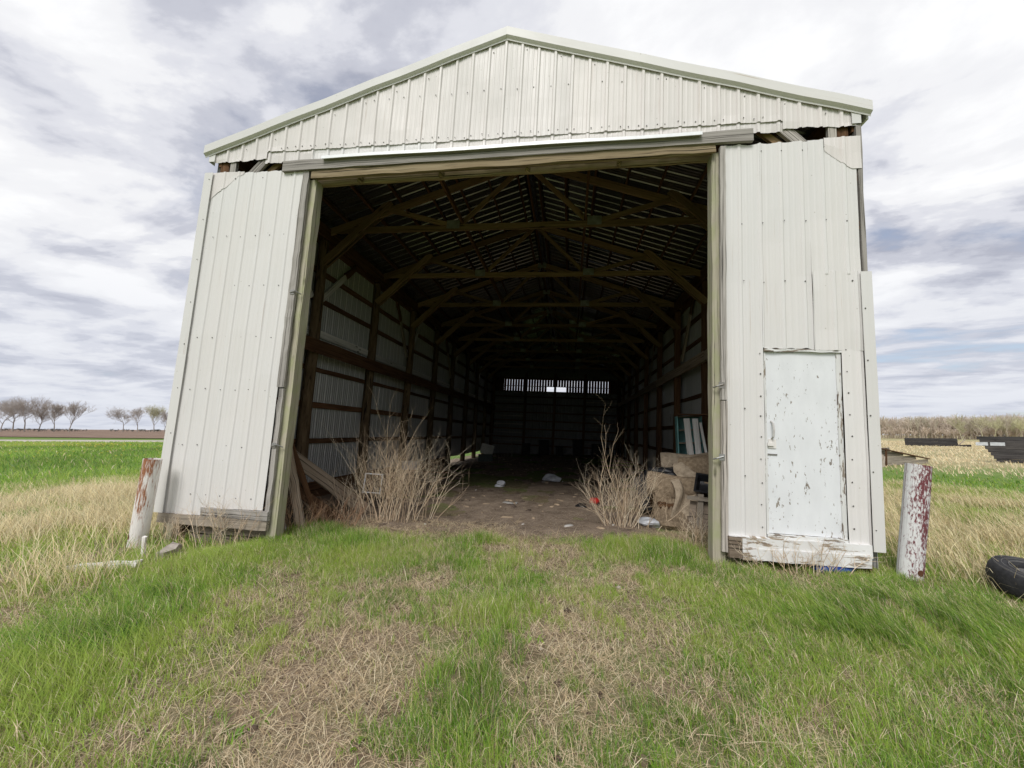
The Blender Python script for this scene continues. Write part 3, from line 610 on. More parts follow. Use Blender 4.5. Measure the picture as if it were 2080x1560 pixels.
# screw heads
mb = MB()
def screw(x, z, y=-.016, r=.0085):
    if random.random() < .12: return
    r *= random.uniform(.75, 1.15); z += random.gauss(0, .006)
    y -= .004
    vs_ = [(x + r * math.cos(i * 1.0472), y, z + r * math.sin(i * 1.0472)) for i in range(6)] + [(x + r * .6 * math.cos(i * 1.0472), y - .006, z + r * .6 * math.sin(i * 1.0472)) for i in range(6)]
    mb.add(vs_, [(i, (i + 1) % 6, 6 + (i + 1) % 6, 6 + i) for i in range(6)] + [tuple(range(6, 12))])
k = -18
for k in range(-18, 19):
    x = k * PITCH; j = lambda: random.gauss(0, .008)
    if -3.4 < x < 3.4: screw(x - .045 + j(), 5.30 + j()); screw(x + .045 + j(), 5.30 + j())
    if abs(x) < 2.2: screw(x - .05 + j(), 5.95 + j())
    if abs(x) < 4.2 and k % 2: screw(x + .06 + j(), roofz(x) - .20 + j())
    for z in (4.85, 3.95, 3.22, 2.47, 1.73, .98, .32):
        if -4.35 < x < -2.85: screw(x - .05 + j(), z + j())
        if 2.8 < x < 4.25 and (z > 2.5 or x < 3.15): screw(x + .02 + j(), z + j(), -.02)
for z in np.arange(.45, 2.45, .24): screw(3.165 + random.gauss(0, .006), z); screw(4.06 + random.gauss(0, .008), z + .05)
for z in np.arange(.5, 4.9, .62): screw(-4.345, z, -.041); 
for z in np.arange(.5, 3.2, .6): screw(4.25, z, -.043)
P('screw_heads', mb, 'screw', kind='stuff')
# dirt floor inside the barn
fx = np.linspace(-4.9, 4.6, 96); fy = np.concatenate([np.linspace(.25, 6, 60), np.linspace(6.3, 22.0, 54)]); X, Y = np.meshgrid(fx, fy)
Zf = -.085 - .03 * ss(2, 4, X) + (fbm(X, Y, 1.4, 31, 4) - .5) * .12 + (fbm(X, Y, 7, 37, 2) - .5) * .03 - .06 * (1 - ss(.25, 1.3, Y))
def floor_z(x, y): return float(-.085 - .03 * ss(2, 4, x) + (fbm(np.array([x]), np.array([y]), 1.4, 31, 4)[0] - .5) * .12 - .06 * (1 - ss(.25, 1.3, y)))
nx, ny = len(fx), len(fy); i0 = (np.arange(ny - 1)[:, None] * nx + np.arange(nx - 1)).ravel()
g = G('barn_dirt', .95, .1); p = g.pos(); a = g.noise(p, 4, 7, .7); b = g.noise(p, 40, 3, .6)
c = g.ramp(a, [(.3, (.10, .072, .052)), (.5, (.20, .15, .11)), (.7, (.30, .235, .175))]); g.base(g.mix(g.ramp(b, [(.42, 0.), (.7, .6)]), c, (.36, .30, .235))); g.bump(g.math('ADD', a, b), .7, .03)
link(bpy.data.objects.new('dirt_floor', np_mesh('dirt_floor', np.stack([X, Y, Zf], -1).reshape(-1, 3), np.stack([i0, i0 + 1, i0 + nx + 1, i0 + nx], -1).ravel(), np.full(len(i0), 4), g.m)), kind='structure')
#@@PART2@@
# ------------------------------------------------------------------ things lying in and around the barn
def lumpy(mb, c, r, amp=.15, nu=18, nv=12, seed=1, squash=None):
    rs = np.random.default_rng(seed); ks = rs.normal(0, 1, (7, 3)) * 2.2; ph = rs.uniform(0, 6.3, 7); vs_ = []
    for j in range(nv + 1):
        th = math.pi * j / nv
        for i in range(nu):
            a = 2 * math.pi * i / nu; d = np.array((math.sin(th) * math.cos(a), math.sin(th) * math.sin(a), math.cos(th)))
            k = 1 + amp * sum(math.sin(ks[q] @ d + ph[q]) for q in range(7)) / 3
            p_ = np.array(c) + d * np.array(r) * k
            if squash is not None: p_[2] = max(p_[2], squash)
            vs_.append(p_)
    return mb.add(vs_, [(j * nu + i, j * nu + (i + 1) % nu, (j + 1) * nu + (i + 1) % nu, (j + 1) * nu + i) for j in range(nv) for i in range(nu)])
def drape(mb, fn, nu, nv, th=.012):
    """a sheet with thickness; fn(u, v) in 0..1"""
    P0 = np.array([[fn(i / nu, j / nv) for j in range(nv + 1)] for i in range(nu + 1)], float); du = np.gradient(P0, axis=0); dv_ = np.gradient(P0, axis=1); n_ = np.cross(du, dv_); n_ /= np.maximum(np.linalg.norm(n_, axis=2), 1e-9)[..., None]
    A_ = (P0 + n_ * th / 2).reshape(-1, 3); B_ = (P0 - n_ * th / 2).reshape(-1, 3); o = len(A_); k = nv + 1; fs = []
    for i in range(nu):
        for j in range(nv): q = (i * k + j, (i + 1) * k + j, (i + 1) * k + j + 1, i * k + j + 1); fs += [q, tuple(x + o for x in q[::-1])]
    for i in range(nu): fs += [(i * k, i * k + o, (i + 1) * k + o, (i + 1) * k), (i * k + nv, (i + 1) * k + nv, (i + 1) * k + nv + o, i * k + nv + o)]
    for j in range(nv): fs += [(j, j + 1, j + 1 + o, j + o), (nu * k + j, nu * k + j + o, nu * k + j + 1 + o, nu * k + j + 1)]
    return mb.add(list(A_) + list(B_), fs)
M['carpet'] = flat('burlap_carpet', (.29, .225, .155), (.15, .112, .075), .95, 22, .05, bump=.6)
M['carpet2'] = flat('carpet_backing', (.42, .345, .255), (.25, .2, .145), .95, 16, .05, bump=.5)
M['blackbag'] = flat('black_plastic', (.02, .021, .024), (.009, .009, .011), .28, 6, .5, bump=.4)
M['whitebag'] = flat('white_plastic', (.66, .68, .72), (.45, .47, .5), .4, 7, .4)
M['red'] = flat('red_plastic', (.52, .03, .025), (.34, .02, .018), .4)
M['blue'] = flat('blue_plastic', (.03, .09, .42), (.02, .05, .24), .4)
M['teal'] = flat('teal_paint', (.20, .44, .44), (.13, .29, .29), .6, 6)
M['coolerdark'] = flat('cooler_body', (.05, .065, .055), rough=.5)
M['cream'] = flat('cream_plastic', (.56, .55, .50), (.42, .41, .36), .5)
M['rubber'] = flat('old_rubber', (.035, .035, .037), (.018, .018, .019), .75, 30)
M['rubbergrey'] = flat('dusty_rubber', (.16, .155, .15), (.09, .088, .085), .85, 14)
M['concrete'] = flat('concrete', (.46, .41, .36), (.28, .24, .21), .9, 12, bump=.6)
M['glass'] = flat('cloudy_bottle_glass', (.45, .55, .54), (.35, .44, .43), .1, 5, .6)
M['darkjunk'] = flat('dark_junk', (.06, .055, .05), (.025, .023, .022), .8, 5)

# planks leaning by the left jamb
def plank(a, b, wd, th, mat, label, up=(0, 1, .3), **k):
    mb = MB(); c = np.array(a, float); b2 = np.array(b, float) - c; mb.beam((0, 0, 0), b2, wd, th, up, 8, .004, **k)
    return mb.build('plank', mat, loc=tuple(c), label=label, category='plank', group='planks stacked inside the left jamb')
plank((-2.60, .50, -.15), (-3.20, .78, 1.30), .13, .04, 'tan', 'pale plank standing steeply just inside the left jamb, its foot in the grass', (1, .5, 0))
plank((-2.35, 2.0, -.12), (-3.62, 1.35, 1.0), .21, .045, 'tan', 'broad tan plank leaning low towards the left dead shrub', (0, .25, 1))
plank((-2.80, 1.15, -.1), (-3.36, 1.0, 1.38), .075, .035, 'dark', 'thin dark brown plank crossing behind the pale steep plank', (1, .3, 0))
plank((-2.83, .42, -.15), (-3.18, .55, .85), .10, .035, 'grey', 'short grey plank against the foot of the left jamb post', (1, .5, 0))
plank((-2.55, 1.35, -.1), (-3.5, .9, .72), .14, .04, 'dark', 'dark plank lying low under the broad tan plank', (0, .3, 1))
plank((-2.95, 1.6, -.1), (-3.75, .75, 1.05), .16, .04, 'plank', 'brown plank behind the dark thin plank near the barn wall', (0, .3, 1))
plank((-3.0, .85, -.1), (-3.25, .62, 1.1), .09, .03, 'blackwood', 'blackish plank closest behind the left jamb post', (1, .5, 0))
# boards on the floor further in
def fboard(a, b, wd, th, mat, label, up=(0, 0, 1)):
    mb = MB(); mb.beam((0, 0, 0), np.array(b, float) - np.array(a, float), th, wd, up, 6, .004); mb.build('floor_board', mat, loc=a, label=label, category='board', group='boards dumped along the left wall')
fboard((-4.0, 9.6, .16), (-2.30, 8.0, -.05), .16, .04, 'tan', 'tan board sloping from the left wall onto the dirt floor')
fboard((-3.4, 6.3, .02), (-2.45, 5.9, .0), .5, .03, 'greyply', 'wide grey panel lying flat behind the left dead shrub')
fboard((-3.7, 7.2, .12), (-2.7, 7.9, .02), .15, .05, 'dark', 'dark board lying under the sloping tan board')
fboard((-3.9, 5.2, .25), (-2.8, 6.1, .02), .14, .05, 'plank', 'brown board sloping beside the wide grey panel')
# white box and white frame in the shrub
mb = MB(); mb.box(-.22, .22, -.14, .14, 0, .2); mb.box(-.235, .235, -.155, .155, .2, .235); mb.build('lidded_box', 'whitebag', loc=(-3.45, 6.45, .25), rot=(0, 0, .1), label='small white lidded box on the boards behind the left shrub', category='box')
mb = MB(); mb.box(-.27, .27, -.2, .2, 0, .32); mb.box(-.29, -.27, -.2, .2, 0, .33); mb.build('wooden_crate', 'plank', loc=(-3.45, 6.5, -.07), rot=(0, 0, .1), label='low wooden crate under the small white box', category='crate')
mb = MB()
for a, b in (((-.14, 0, 0), (-.14, 0, .34)), ((.14, 0, 0), (.14, 0, .34)), ((-.14, 0, .33), (.14, 0, .33)), ((-.14, 0, .02), (.14, 0, .02))): mb.beam(a, b, .02, .02, (0, 1, 0))
mb.build('picture_frame', 'whitebag', loc=(-2.24, 1.75, .27), rot=(-.12, .08, .3), label='empty white frame standing in the left dead shrub', category='frame')
# bags and litter on the dirt floor
mb = MB(); lumpy(mb, (0, 0, .05), (.27, .2, .12), .35, 22, 12, 5, -.01); mb.build('plastic_bag', 'whitebag', loc=(.62, 7.2, -.07), smooth=False, label='larger crumpled pale bag in the middle of the dirt floor', category='bag')
mb = MB(); lumpy(mb, (0, 0, .04), (.14, .11, .08), .4, 18, 10, 9, -.01); mb.build('plastic_bag', 'whitebag', loc=(-.71, 5.7, -.07), label='smaller crumpled white bag left of centre on the dirt floor', category='bag')
mb = MB(); lumpy(mb, (0, 0, .03), (.11, .09, .06), .3, 16, 10, 3, -.01); mb.build('plastic_scrap', 'red', loc=(1.6, 3.6, -.07), label='bright red plastic scrap left of the right dead shrub', category='litter')
mb = MB(); lumpy(mb, (0, 0, .02), (.12, .1, .04), .3, 16, 8, 13, -.01); mb.build('rag', 'blackbag', loc=(1.32, 3.2, -.08), label='small black rag in front of the red scrap', category='litter')
mb = MB(); lumpy(mb, (0, 0, .05), (.19, .10, .07), .4, 20, 12, 21, -.01); mb.build('cloth', 'whitebag', loc=(2.36, 1.80, -.1), label='dirty white cloth in the grass at the right shrub', category='litter')
mb = MB(); lumpy(mb, (0, 0, .04), (.2, .17, .08), .3, 16, 10, 24, -.01); mb.build('rag', 'carpet', loc=(2.66, 1.70, -.1), label='brown rag beside the dirty white cloth', category='litter')
mb = MB(); mb.tube([(-.12, 0, 0), (.03, 0, 0), (.07, 0, 0), (.12, 0, 0)], [.035, .035, .014, .014], 12); mb.build('bottle', 'glass', loc=(2.62, 2.15, -.02), rot=(0, 0, -.3), smooth=True, label='clear bottle lying in front of the carpet rolls', category='bottle')
# cooler and wire panel at the back left
co = empty('cooler', (-2.92, 14.5, -.08), (0, 0, .15), label='dark cooler with its pale ribbed lid standing open', category='cooler')
mb = MB(); mb.box(-.34, .34, -.2, .2, 0, .05); mb.box(-.34, .34, -.2, -.16, .05, .34); mb.box(-.34, .34, .16, .2, .05, .34); mb.box(-.34, -.30, -.16, .16, .05, .34); mb.box(.30, .34, -.16, .16, .05, .34); mb.build('body', 'coolerdark', co)
mb = MB(); mb.beam((0, .2, .34), (.12, .30, .80), .62, .04, (1, 0, 0)); lid = mb.build('lid', 'cream', co)
for k in range(4): mb = MB(); mb.beam((-.21 + k * .14, .165, .40), (-.11 + k * .14, .25, .76), .07, .02, (1, 0, 0)); mb.build('rib', 'cream', lid)
wp = empty('wire_panel', (-3.0, 18.4, -.08), (-.08, 0, 0), label='dark wire panel leaning near the back left of the barn', category='wire panel')
mb = MB()
for k in range(9): mb.tube([(-.75 + k * .19, 0, 0), (-.75 + k * .19, 0, 1.2), ], [.008, .008], 5)
mb.build('bars', 'steelgrey', wp, kind='stuff'); mb = MB(); mb.tube([(-.8, 0, .02), (-.8, 0, 1.15), (-.6, 0, 1.3), (0, 0, 1.34), (.65, 0, 1.3), (.82, 0, 1.15), (.82, 0, .02)], [.015] * 7, 6); mb.build('frame', 'steelgrey', wp)
# junk heap in the dark by the back wall
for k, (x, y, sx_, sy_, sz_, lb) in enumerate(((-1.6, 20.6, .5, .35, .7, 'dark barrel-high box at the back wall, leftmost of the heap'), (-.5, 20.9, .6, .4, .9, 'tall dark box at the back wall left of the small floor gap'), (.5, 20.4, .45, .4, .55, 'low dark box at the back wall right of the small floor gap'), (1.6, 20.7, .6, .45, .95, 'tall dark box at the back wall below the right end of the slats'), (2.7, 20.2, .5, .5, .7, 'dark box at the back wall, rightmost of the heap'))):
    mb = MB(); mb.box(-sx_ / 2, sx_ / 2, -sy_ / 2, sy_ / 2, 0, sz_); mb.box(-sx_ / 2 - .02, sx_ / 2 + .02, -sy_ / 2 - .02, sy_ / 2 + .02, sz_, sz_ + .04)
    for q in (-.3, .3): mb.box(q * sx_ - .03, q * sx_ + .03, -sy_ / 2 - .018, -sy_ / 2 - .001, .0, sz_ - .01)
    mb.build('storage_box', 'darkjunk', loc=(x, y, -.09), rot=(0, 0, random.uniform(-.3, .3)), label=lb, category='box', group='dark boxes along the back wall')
# carpets, black bag, plywood and shelf behind the right jamb
def roll(name, p0, p1, ry, rz, label, seed=1, mat='carpet'):
    p0, p1 = np.array(p0, float), np.array(p1, float); ax = p1 - p0; Ln = np.linalg.norm(ax); ax /= Ln; sd = np.cross(ax, (0, 0, 1.)); sd /= np.linalg.norm(sd); u = np.cross(sd, ax)
    rt = empty(name, tuple(p0), label=label, category='carpet'); rs = random.Random(seed)
    def sec(t, th, k): wv = 1 + .05 * math.sin(3 * th + seed + t * 4) + .04 * math.sin(7 * th + t * 9 + seed); s_ = .05 * math.sin(t * 5 + seed); return ax * Ln * t + sd * ry * k * wv * math.cos(th) + u * (rz * k * wv * math.sin(th) + s_ * .5)
    mb = MB(); n = 40; K = 12
    vs_ = [sec(i / K, 2 * math.pi * j / n, 1) for i in range(K + 1) for j in range(n)]; mb.add(vs_, [(i * n + j, i * n + (j + 1) % n, (i + 1) * n + (j + 1) % n, (i + 1) * n + j) for i in range(K) for j in range(n)])
    mb.build('outer_wrap', mat, rt, smooth=True)
    # spiral edges at both ends
    for t in (.0, 1.):
        mb = MB(); m = 90; pts = []
        for q in range(m + 1):
            th = q / m * 2 * math.pi * 4.2; k = .14 + .86 * (1 - q / m); pts.append((th, k))
        vs_ = []
        for th, k in pts:
            for dk, dt in ((0, 0), (-.075, 0), (-.075, .10 if t == 0 else -.10), (0, .10 if t == 0 else -.10)): vs_.append(sec(t + dt, th, max(k + dk, .02)) - ax * (.006 if t == 0 else -.006))
        mb.add(vs_, [(i * 4 + j, i * 4 + (j + 1) % 4, i * 4 + 4 + (j + 1) % 4, i * 4 + 4 + j) for i in range(m) for j in range(4)])
        mb.build('rolled_edge', 'carpet2', rt)
    return rt
ra = roll('carpet_roll', (2.44, 2.40, .44), (3.45, 2.12, .42), .24, .21, 'front brown carpet roll with a flap hanging to the grass', 2)
def flapfn(u, v): x = .30 + u * .36 + .05 * math.sin(v * 5); return (x + v * -.06 + .02 * math.sin(u * 9), -.30 - .34 * v - .05 * math.sin(u * 6 + v * 3), .13 - .62 * v ** 1.1 + .03 * math.sin(u * 8))
mb = MB(); drape(mb, flapfn, 8, 14); mb.build('hanging_flap', 'carpet2', ra)
def skirtfn(u, v): x = .05 + u * .45; return (x, -.22 - .12 * v - .04 * math.sin(u * 7), .05 - .28 * v - .05 * math.sin(u * 5 + 1) * v)
mb = MB(); drape(mb, skirtfn, 10, 6); mb.build('loose_fold', 'carpet', ra)
roll('carpet_roll', (3.14, 3.02, .64), (4.0, 2.62, .70), .29, .27, 'upper carpet roll with a pale rim right of the black bag', 5)
roll('carpet_roll', (2.98, 3.85, .68), (3.9, 3.65, .74), .24, .22, 'rear pale carpet roll below the teal shelf', 8, 'carpet2')
def crumple(x0, x1, y0, y1, z0, z1, seed, bulge=.08):
    rs = np.random.default_rng(seed); kk = rs.normal(0, 1, (9, 2)) * np.array((14., 6.)); ph = rs.uniform(0, 6.3, 9); am = rs.uniform(.008, .026, 9)
    def fn(u, v):
        f_ = sum(am[q] * abs(math.sin(kk[q][0] * u + kk[q][1] * v + ph[q])) for q in range(9)) - .09; sm = v * v * (3 - 2 * v)
        return (x0 + (x1 - x0) * u + .06 * math.sin(6 * v + seed) * (1 - v), y0 + (y1 - y0) * v - f_ * .6 * (1 - v), z0 + (z1 - z0) * sm + f_ * (.5 + v) + bulge * math.sin(u * 3.1 + .3) * sm)
    return fn
for nm, ar, mt_, lb in (('crumpled_sheet', (2.45, 3.0, 1.66, 2.30, -.02, .30, 3), 'carpet', 'crumpled tan sheet spilling from the front carpet roll towards the shrub'), ('crumpled_sheet', (2.95, 3.5, 2.35, 2.85, .45, .74, 7), 'carpet2', 'crumpled grey-tan sheet draped below the upper carpet roll'), ('crumpled_sheet', (2.30, 2.75, 2.55, 3.1, .0, .42, 12), 'darkjunk', 'crumpled dark sheet behind the front carpet roll')):
    mb = MB(); drape(mb, crumple(*ar), 44, 34, .008); mb.build(nm, mt_, smooth=True, label=lb, category='sheet', group='crumpled sheets on the junk heap')
mb = MB(); mb.box(2.55, 4.0, 1.98, 3.95, -.1, .05)
for y in (2.0, 2.6, 3.2, 3.9): mb.box(2.5, 4.02, y - .05, y + .05, .06, .22)
for x in (2.56, 3.2, 3.95): mb.box(x - .06, x + .06, 1.95, 3.96, .225, .24)
mb.build('pallet', 'dark', label='dark pallet under the carpet rolls inside the right jamb', category='pallet')
mb = MB(); lumpy(mb, (2.92, 3.12, .55), (.42, .26, .17), .22, 26, 16, 6); mb.build('garbage_bag', 'blackbag', smooth=False, label='full black garbage bag between the carpet rolls', category='bag')
cr_ = empty('plywood_bin', (2.9, 1.72, -.08), label='bin with a grained plywood side by the right jamb', category='bin')
mb = MB(); mb.beam((0, 0, .19), (.62, -.28, .15), .42, .018, (-.1, .35, 1), 6, .002); mb.build('plywood_side', 'plank', cr_)
mb = MB(); mb.beam((-.02, -.02, .45), (.62, -.30, .41), .05, .04, (0, 0, 1), 4, .003); mb.build('top_rail', 'greyply', cr_)
mb = MB(); mb.beam((.10, -.10, .02), (.16, -.06, .50), .09, .03, (1, -.4, 0), 4, .003); mb.build('brace', 'greyply', cr_)
mb = MB(); mb.beam((.0, .02, .0), (.02, .5, .0), .3, .03, (0, 0, 1), 4, .003); mb.build('end_board', 'plank', cr_)
mb = MB(); mb.add([(-.2, -.14, 0), (.2, -.14, 0), (.2, .14, 0), (-.2, .14, 0), (-.25, -.19, .13), (.25, -.19, .13), (.25, .19, .13), (-.25, .19, .13), (-.22, -.16, .13), (.22, -.16, .13), (.22, .16, .13), (-.22, .16, .13), (-.18, -.12, .02), (.18, -.12, .02), (.18, .12, .02), (-.18, .12, .02)], [(3, 2, 1, 0)] + [q for i in range(4) for q in ((i, (i + 1) % 4, 4 + (i + 1) % 4, 4 + i), (4 + i, 4 + (i + 1) % 4, 8 + (i + 1) % 4, 8 + i), (8 + i, 8 + (i + 1) % 4, 12 + (i + 1) % 4, 12 + i))] + [(12, 13, 14, 15)])
mb.build('plastic_tub', 'blackbag', loc=(3.30, 1.88, .46), rot=(.75, .12, -.35), label='black plastic tub tipped against the front carpet roll', category='tub')
sh = empty('shelf_unit', (3.70, 4.45, -.1), (0, 0, -.12), label='teal painted open shelf standing against the right wall', category='shelf')
for x in (-.24, .24): mb = MB(); mb.box(x - .012, x + .012, -.17, .17, 0, 1.80); mb.build('side_panel', 'teal', sh)
mb = MB(); mb.box(-.226, .226, .15, .165, 0, 1.80); mb.build('back_panel', 'teal', sh)
for z in (.3, .62, .96, 1.22, 1.50, 1.79): mb = MB(); mb.beam((-.225, -.01, z), (.225, -.01, z + .01), .02, .31, (0, 0, 1)); mb.build('shelf', 'plank', sh)
mb = MB(); mb.beam((0, 0, 0), (.80, -.55, -.02), .03, .28, (0, 0, 1), 4, .004); mb.build('top_slab', 'dark', loc=(3.42, 4.30, 1.735), label='dark board resting across the teal shelf top towards the jamb', category='board')
for k, (x, wd, tilt, lb) in enumerate(((3.52, .115, .02, 'wide white board leaning left in front of the teal shelf'), (3.66, .11, .0, 'second white board with dark stains leaning beside the shelf'), (3.78, .045, .10, 'narrow white strip tilted against the second white board'))):
    mb = MB(); mb.beam((0, 0, 0), (tilt * -1.2, .32, 1.68 if k < 2 else 1.6), wd, .022, (1, 0, 0), 6, .002); mb.build('white_board', 'whiteboard', loc=(x + (tilt * 1.0 if k == 2 else 0), 3.50, -.05), label=lb, category='board', group='white boards leaning by the shelf')
# blue plastic under the right sill, brick and boards by the left corner
mb = MB(); lumpy(mb, (0, 0, .05), (.17, .12, .10), .3, 18, 10, 33, -.02); mb.build('plastic_jug', 'blue', loc=(3.87, .06, -.13), label='blue plastic scrap under the white door sill', category='litter')
mb = MB(); mb.beam((0, 0, 0), (.10, -.30, -.02), .13, .10, (0, 0, 1), 5, .008); mb.build('broken_block', 'concrete', loc=(-3.50, -.52, -.06), rot=(.0, .15, 0), label='broken concrete block in the grass at the left corner', category='block')
mb = MB(); mb.beam((0, 0, 0), (.62, .16, .02), .05, .09, (0, 0, 1), 6, .006); mb.build('ground_board', 'whiteboard', loc=(-3.86, -1.32, -.05), label='flaked white board lying in the grass left of the block', category='board')
mb = MB(); mb.beam((0, 0, 0), (.02, -.03, .24), .035, .03, (1, 0, 0), 4, .004); mb.build('short_stake', 'whiteboard', loc=(-3.62, -.80, -.1), label='short white stake in front of the left bollard', category='stake')
# bollards
def bollard(p0, p1, r, mat, holes, label):
    p0, p1 = np.array(p0, float), np.array(p1, float); rt = empty('bollard', tuple(p0), label=label, category='bollard', group='pipe bollards at the barn corners'); d = p1 - p0
    mb = MB(); K, n = 10, 28; ax = d / np.linalg.norm(d); a = np.cross(ax, (0, 1, 0)); a /= np.linalg.norm(a); b = np.cross(ax, a); vs_, gs = [], []
    for i in range(K + 1):
        for j in range(n): th = 2 * math.pi * j / n; rr = r * (1 + .012 * math.sin(th * 3 + i)); vs_.append(d * i / K + (a * math.cos(th) + b * math.sin(th)) * rr); gs.append((i / K * 1.1, th * r, 0))
    for j in range(n): th = 2 * math.pi * j / n; vs_.append(d + (a * math.cos(th) + b * math.sin(th)) * r * .88); gs.append((1.12, th * r, 0))
    for j in range(n): th = 2 * math.pi * j / n; vs_.append(d * .7 + (a * math.cos(th) + b * math.sin(th)) * r * .88); gs.append((.8, th * r, 0))
    mb.add(vs_, [(i * n + j, i * n + (j + 1) % n, (i + 1) * n + (j + 1) % n, (i + 1) * n + j) for i in range(K + 2) for j in range(n)] + [tuple(range((K + 2) * n, (K + 3) * n))], gs); mb.build('pipe', mat, rt, smooth=False)
    for (t, th, hr) in holes:
        mb = MB(); q = []; m = 14
        for k2 in range(m): q.append((t * np.linalg.norm(d) + hr * math.sin(k2 / m * 6.283), th + hr / r * math.cos(k2 / m * 6.283)))
        out = [ax * l + (a * math.cos(t2) + b * math.sin(t2)) * (r * 1.016) for l, t2 in q]; inn = [ax * (t * np.linalg.norm(d) + (l - t * np.linalg.norm(d)) * .7) + (a * math.cos(th + (t2 - th) * .7) + b * math.sin(th + (t2 - th) * .7)) * (r * 1.019) for l, t2 in q]
        mb.add(out + inn, [(i, (i + 1) % m, m + (i + 1) % m, m + i) for i in range(m)] + [tuple(range(m, 2 * m))]); mb.build('bolt_hole', 'rust', rt)
    return rt
# front of a pipe faces -Y: find the angle of that side
bollard((-4.33, -.30, -.25), (-4.225, -.30, .955), .097, 'rustpipe', [(.20, 1.05, .034)], 'white pipe bollard with brown rust at its top, leaning by the left corner')
bollard((4.50, -.05, -.3), (4.725, -.05, 1.02), .104, 'maroon', [(.20, 1.75, .032), (.62, 2.65, .026)], 'white pipe bollard flaked with maroon, leaning by the right corner')
# tyre
ty = empty('tire', (5.33, -.42, -.01), (.22, .10, 0), label='old black tire lying flat in the grass at the right edge', category='tire')
mb = MB(); prof = [(.17, -.085), (.20, -.10), (.27, -.112), (.315, -.10), (.332, -.06), (.336, 0), (.332, .06), (.315, .10), (.27, .112), (.20, .10), (.17, .085), (.178, 0)]; n = 56; m = len(prof)
mb.add([(r * math.cos(2 * math.pi * i / n), r * math.sin(2 * math.pi * i / n), z * (1 + (.02 if i % 2 else 0))) for i in range(n) for r, z in prof], [(i * m + j, ((i + 1) % n) * m + j, ((i + 1) % n) * m + (j + 1) % m, i * m + (j + 1) % m) for i in range(n) for j in range(m)]); mb.build('tread', 'rubber', ty, smooth=True)
for zt in (.114,):
    for r0, r1 in ((.205, .212), (.25, .256), (.30, .305)): mb = MB(); mb.add([(r * math.cos(2 * math.pi * i / 48), r * math.sin(2 * math.pi * i / 48), z) for i in range(48) for r, z in ((r0, zt - .016), (r0 + .002, zt), (r1, zt), (r1 + .003, zt - .016))], [(i * 4 + j, ((i + 1) % 48) * 4 + j, ((i + 1) % 48) * 4 + (j + 1) % 4, i * 4 + (j + 1) % 4) for i in range(48) for j in range(4)]); mb.build('sidewall_ring', 'rubbergrey', ty)
mb = MB(); prof = [(.172, .06), (.15, .05), (.13, .0), (.07, -.01), (.04, .01), (.04, -.02), (.07, -.04), (.13, -.03), (.16, .02)]; m = len(prof); n = 32
mb.add([(r * math.cos(2 * math.pi * i / n), r * math.sin(2 * math.pi * i / n), z) for i in range(n) for r, z in prof], [(i * m + j, ((i + 1) % n) * m + j, ((i + 1) % n) * m + (j + 1) % m, i * m + (j + 1) % m) for i in range(n) for j in range(m) if not (j in (2, 6) and i % 6 in (0, 1))]); mb.build('rim', 'rubbergrey', ty)

# ------------------------------------------------------------------ far things on the right: collapsed feed bunks
def bunk(name, c, rz, Ln, H, np_, mat, label, slant=0., extra=None):
    rt = empty(name, c, (0, 0, rz), label=label, category='feed bunk', group='collapsed wooden feed bunks in the pasture'); h = H / np_
    for k in range(np_):
        mb = MB(); mb.beam((-slant * (k + .5) * h, .25 * (k / np_), (k + .5) * h), (Ln + random.gauss(0, .06), .25 * (k / np_), (k + .5) * h + random.gauss(0, .01)), h * 1.0, .045, (0, .2, 1), 5, .004); mb.build('plank', mat, rt)
    for x in (.4, Ln * .5, Ln - .4): mb = MB(); mb.beam((x, .32, -.1), (x, .40, H + .02), .1, .09, (1, 0, 0)); mb.build('stake', mat, rt)
    if extra: extra(rt)
    return rt
def ex1(rt):
    mb = MB(); mb.beam((-.9, -.3, .25), (.15, .1, .78), .9, .02, (0, .5, .8)); mb.build('fallen_panel', 'greyply', rt)
    mb = MB(); mb.beam((.35, -.12, -.1), (.62, -.06, .85), .07, .06, (1, 0, 0)); mb.build('stake', 'dark', rt)
    mb = MB(); mb.beam((-.6, -.04, .95), (4.75, -.04, .26), .05, .12, (0, 0, 1)); mb.build('cap_board', 'dark', rt)
rt1 = empty('feed_bunk', (16.2, 17.6, -.2), (0, 0, .55), label='nearest collapsed bunk of bleached boards behind the right bollard', category='feed bunk', group='collapsed wooden feed bunks in the pasture')
for k in range(4):
    z0 = .12 + k * .22; e = 4.7 - k * 1.15; mb = MB(); mb.beam((-.9, 0 + k * .03, z0), (max(e, .8), k * .03, z0 - .0), .212, .03, (0, .1, 1), 4, .006); mb.build('plank', 'greyply', rt1)
ex1(rt1)
def ex2(rt):
    mb = MB(); mb.beam((5.2, -.3, .1), (6.1, .2, 1.0), .16, .05, (0, 1, .4)); mb.build('fallen_plank', 'greyply', rt); mb = MB(); mb.beam((4.6, -.4, .05), (6.4, -.5, .15), .3, .08, (0, 0, 1)); mb.build('fallen_plank', 'blackwood', rt)
bunk('feed_bunk', (49.3, 61.5, -.2), -.47, 5.3, 1.1, 5, 'blackwood', 'far black plank bunk with a broken right end', 0, ex2)
def ex3(rt):
    for x0, x1 in ((-.75, -.28), (-.2, .35)): mb = MB(); mb.box(x0, x1, .12, .135, .93, 1.12); mb.build('pale_patch', 'whitebag', rt)  # flat white panels stand in for light showing through holes
bunk('feed_bunk', (25.4, 22.2, -.18), -.68, 6.5, 1.45, 8, 'blackwood', 'black plank bunk with two pale patches and a slanted end at the right edge', .5, ex3)

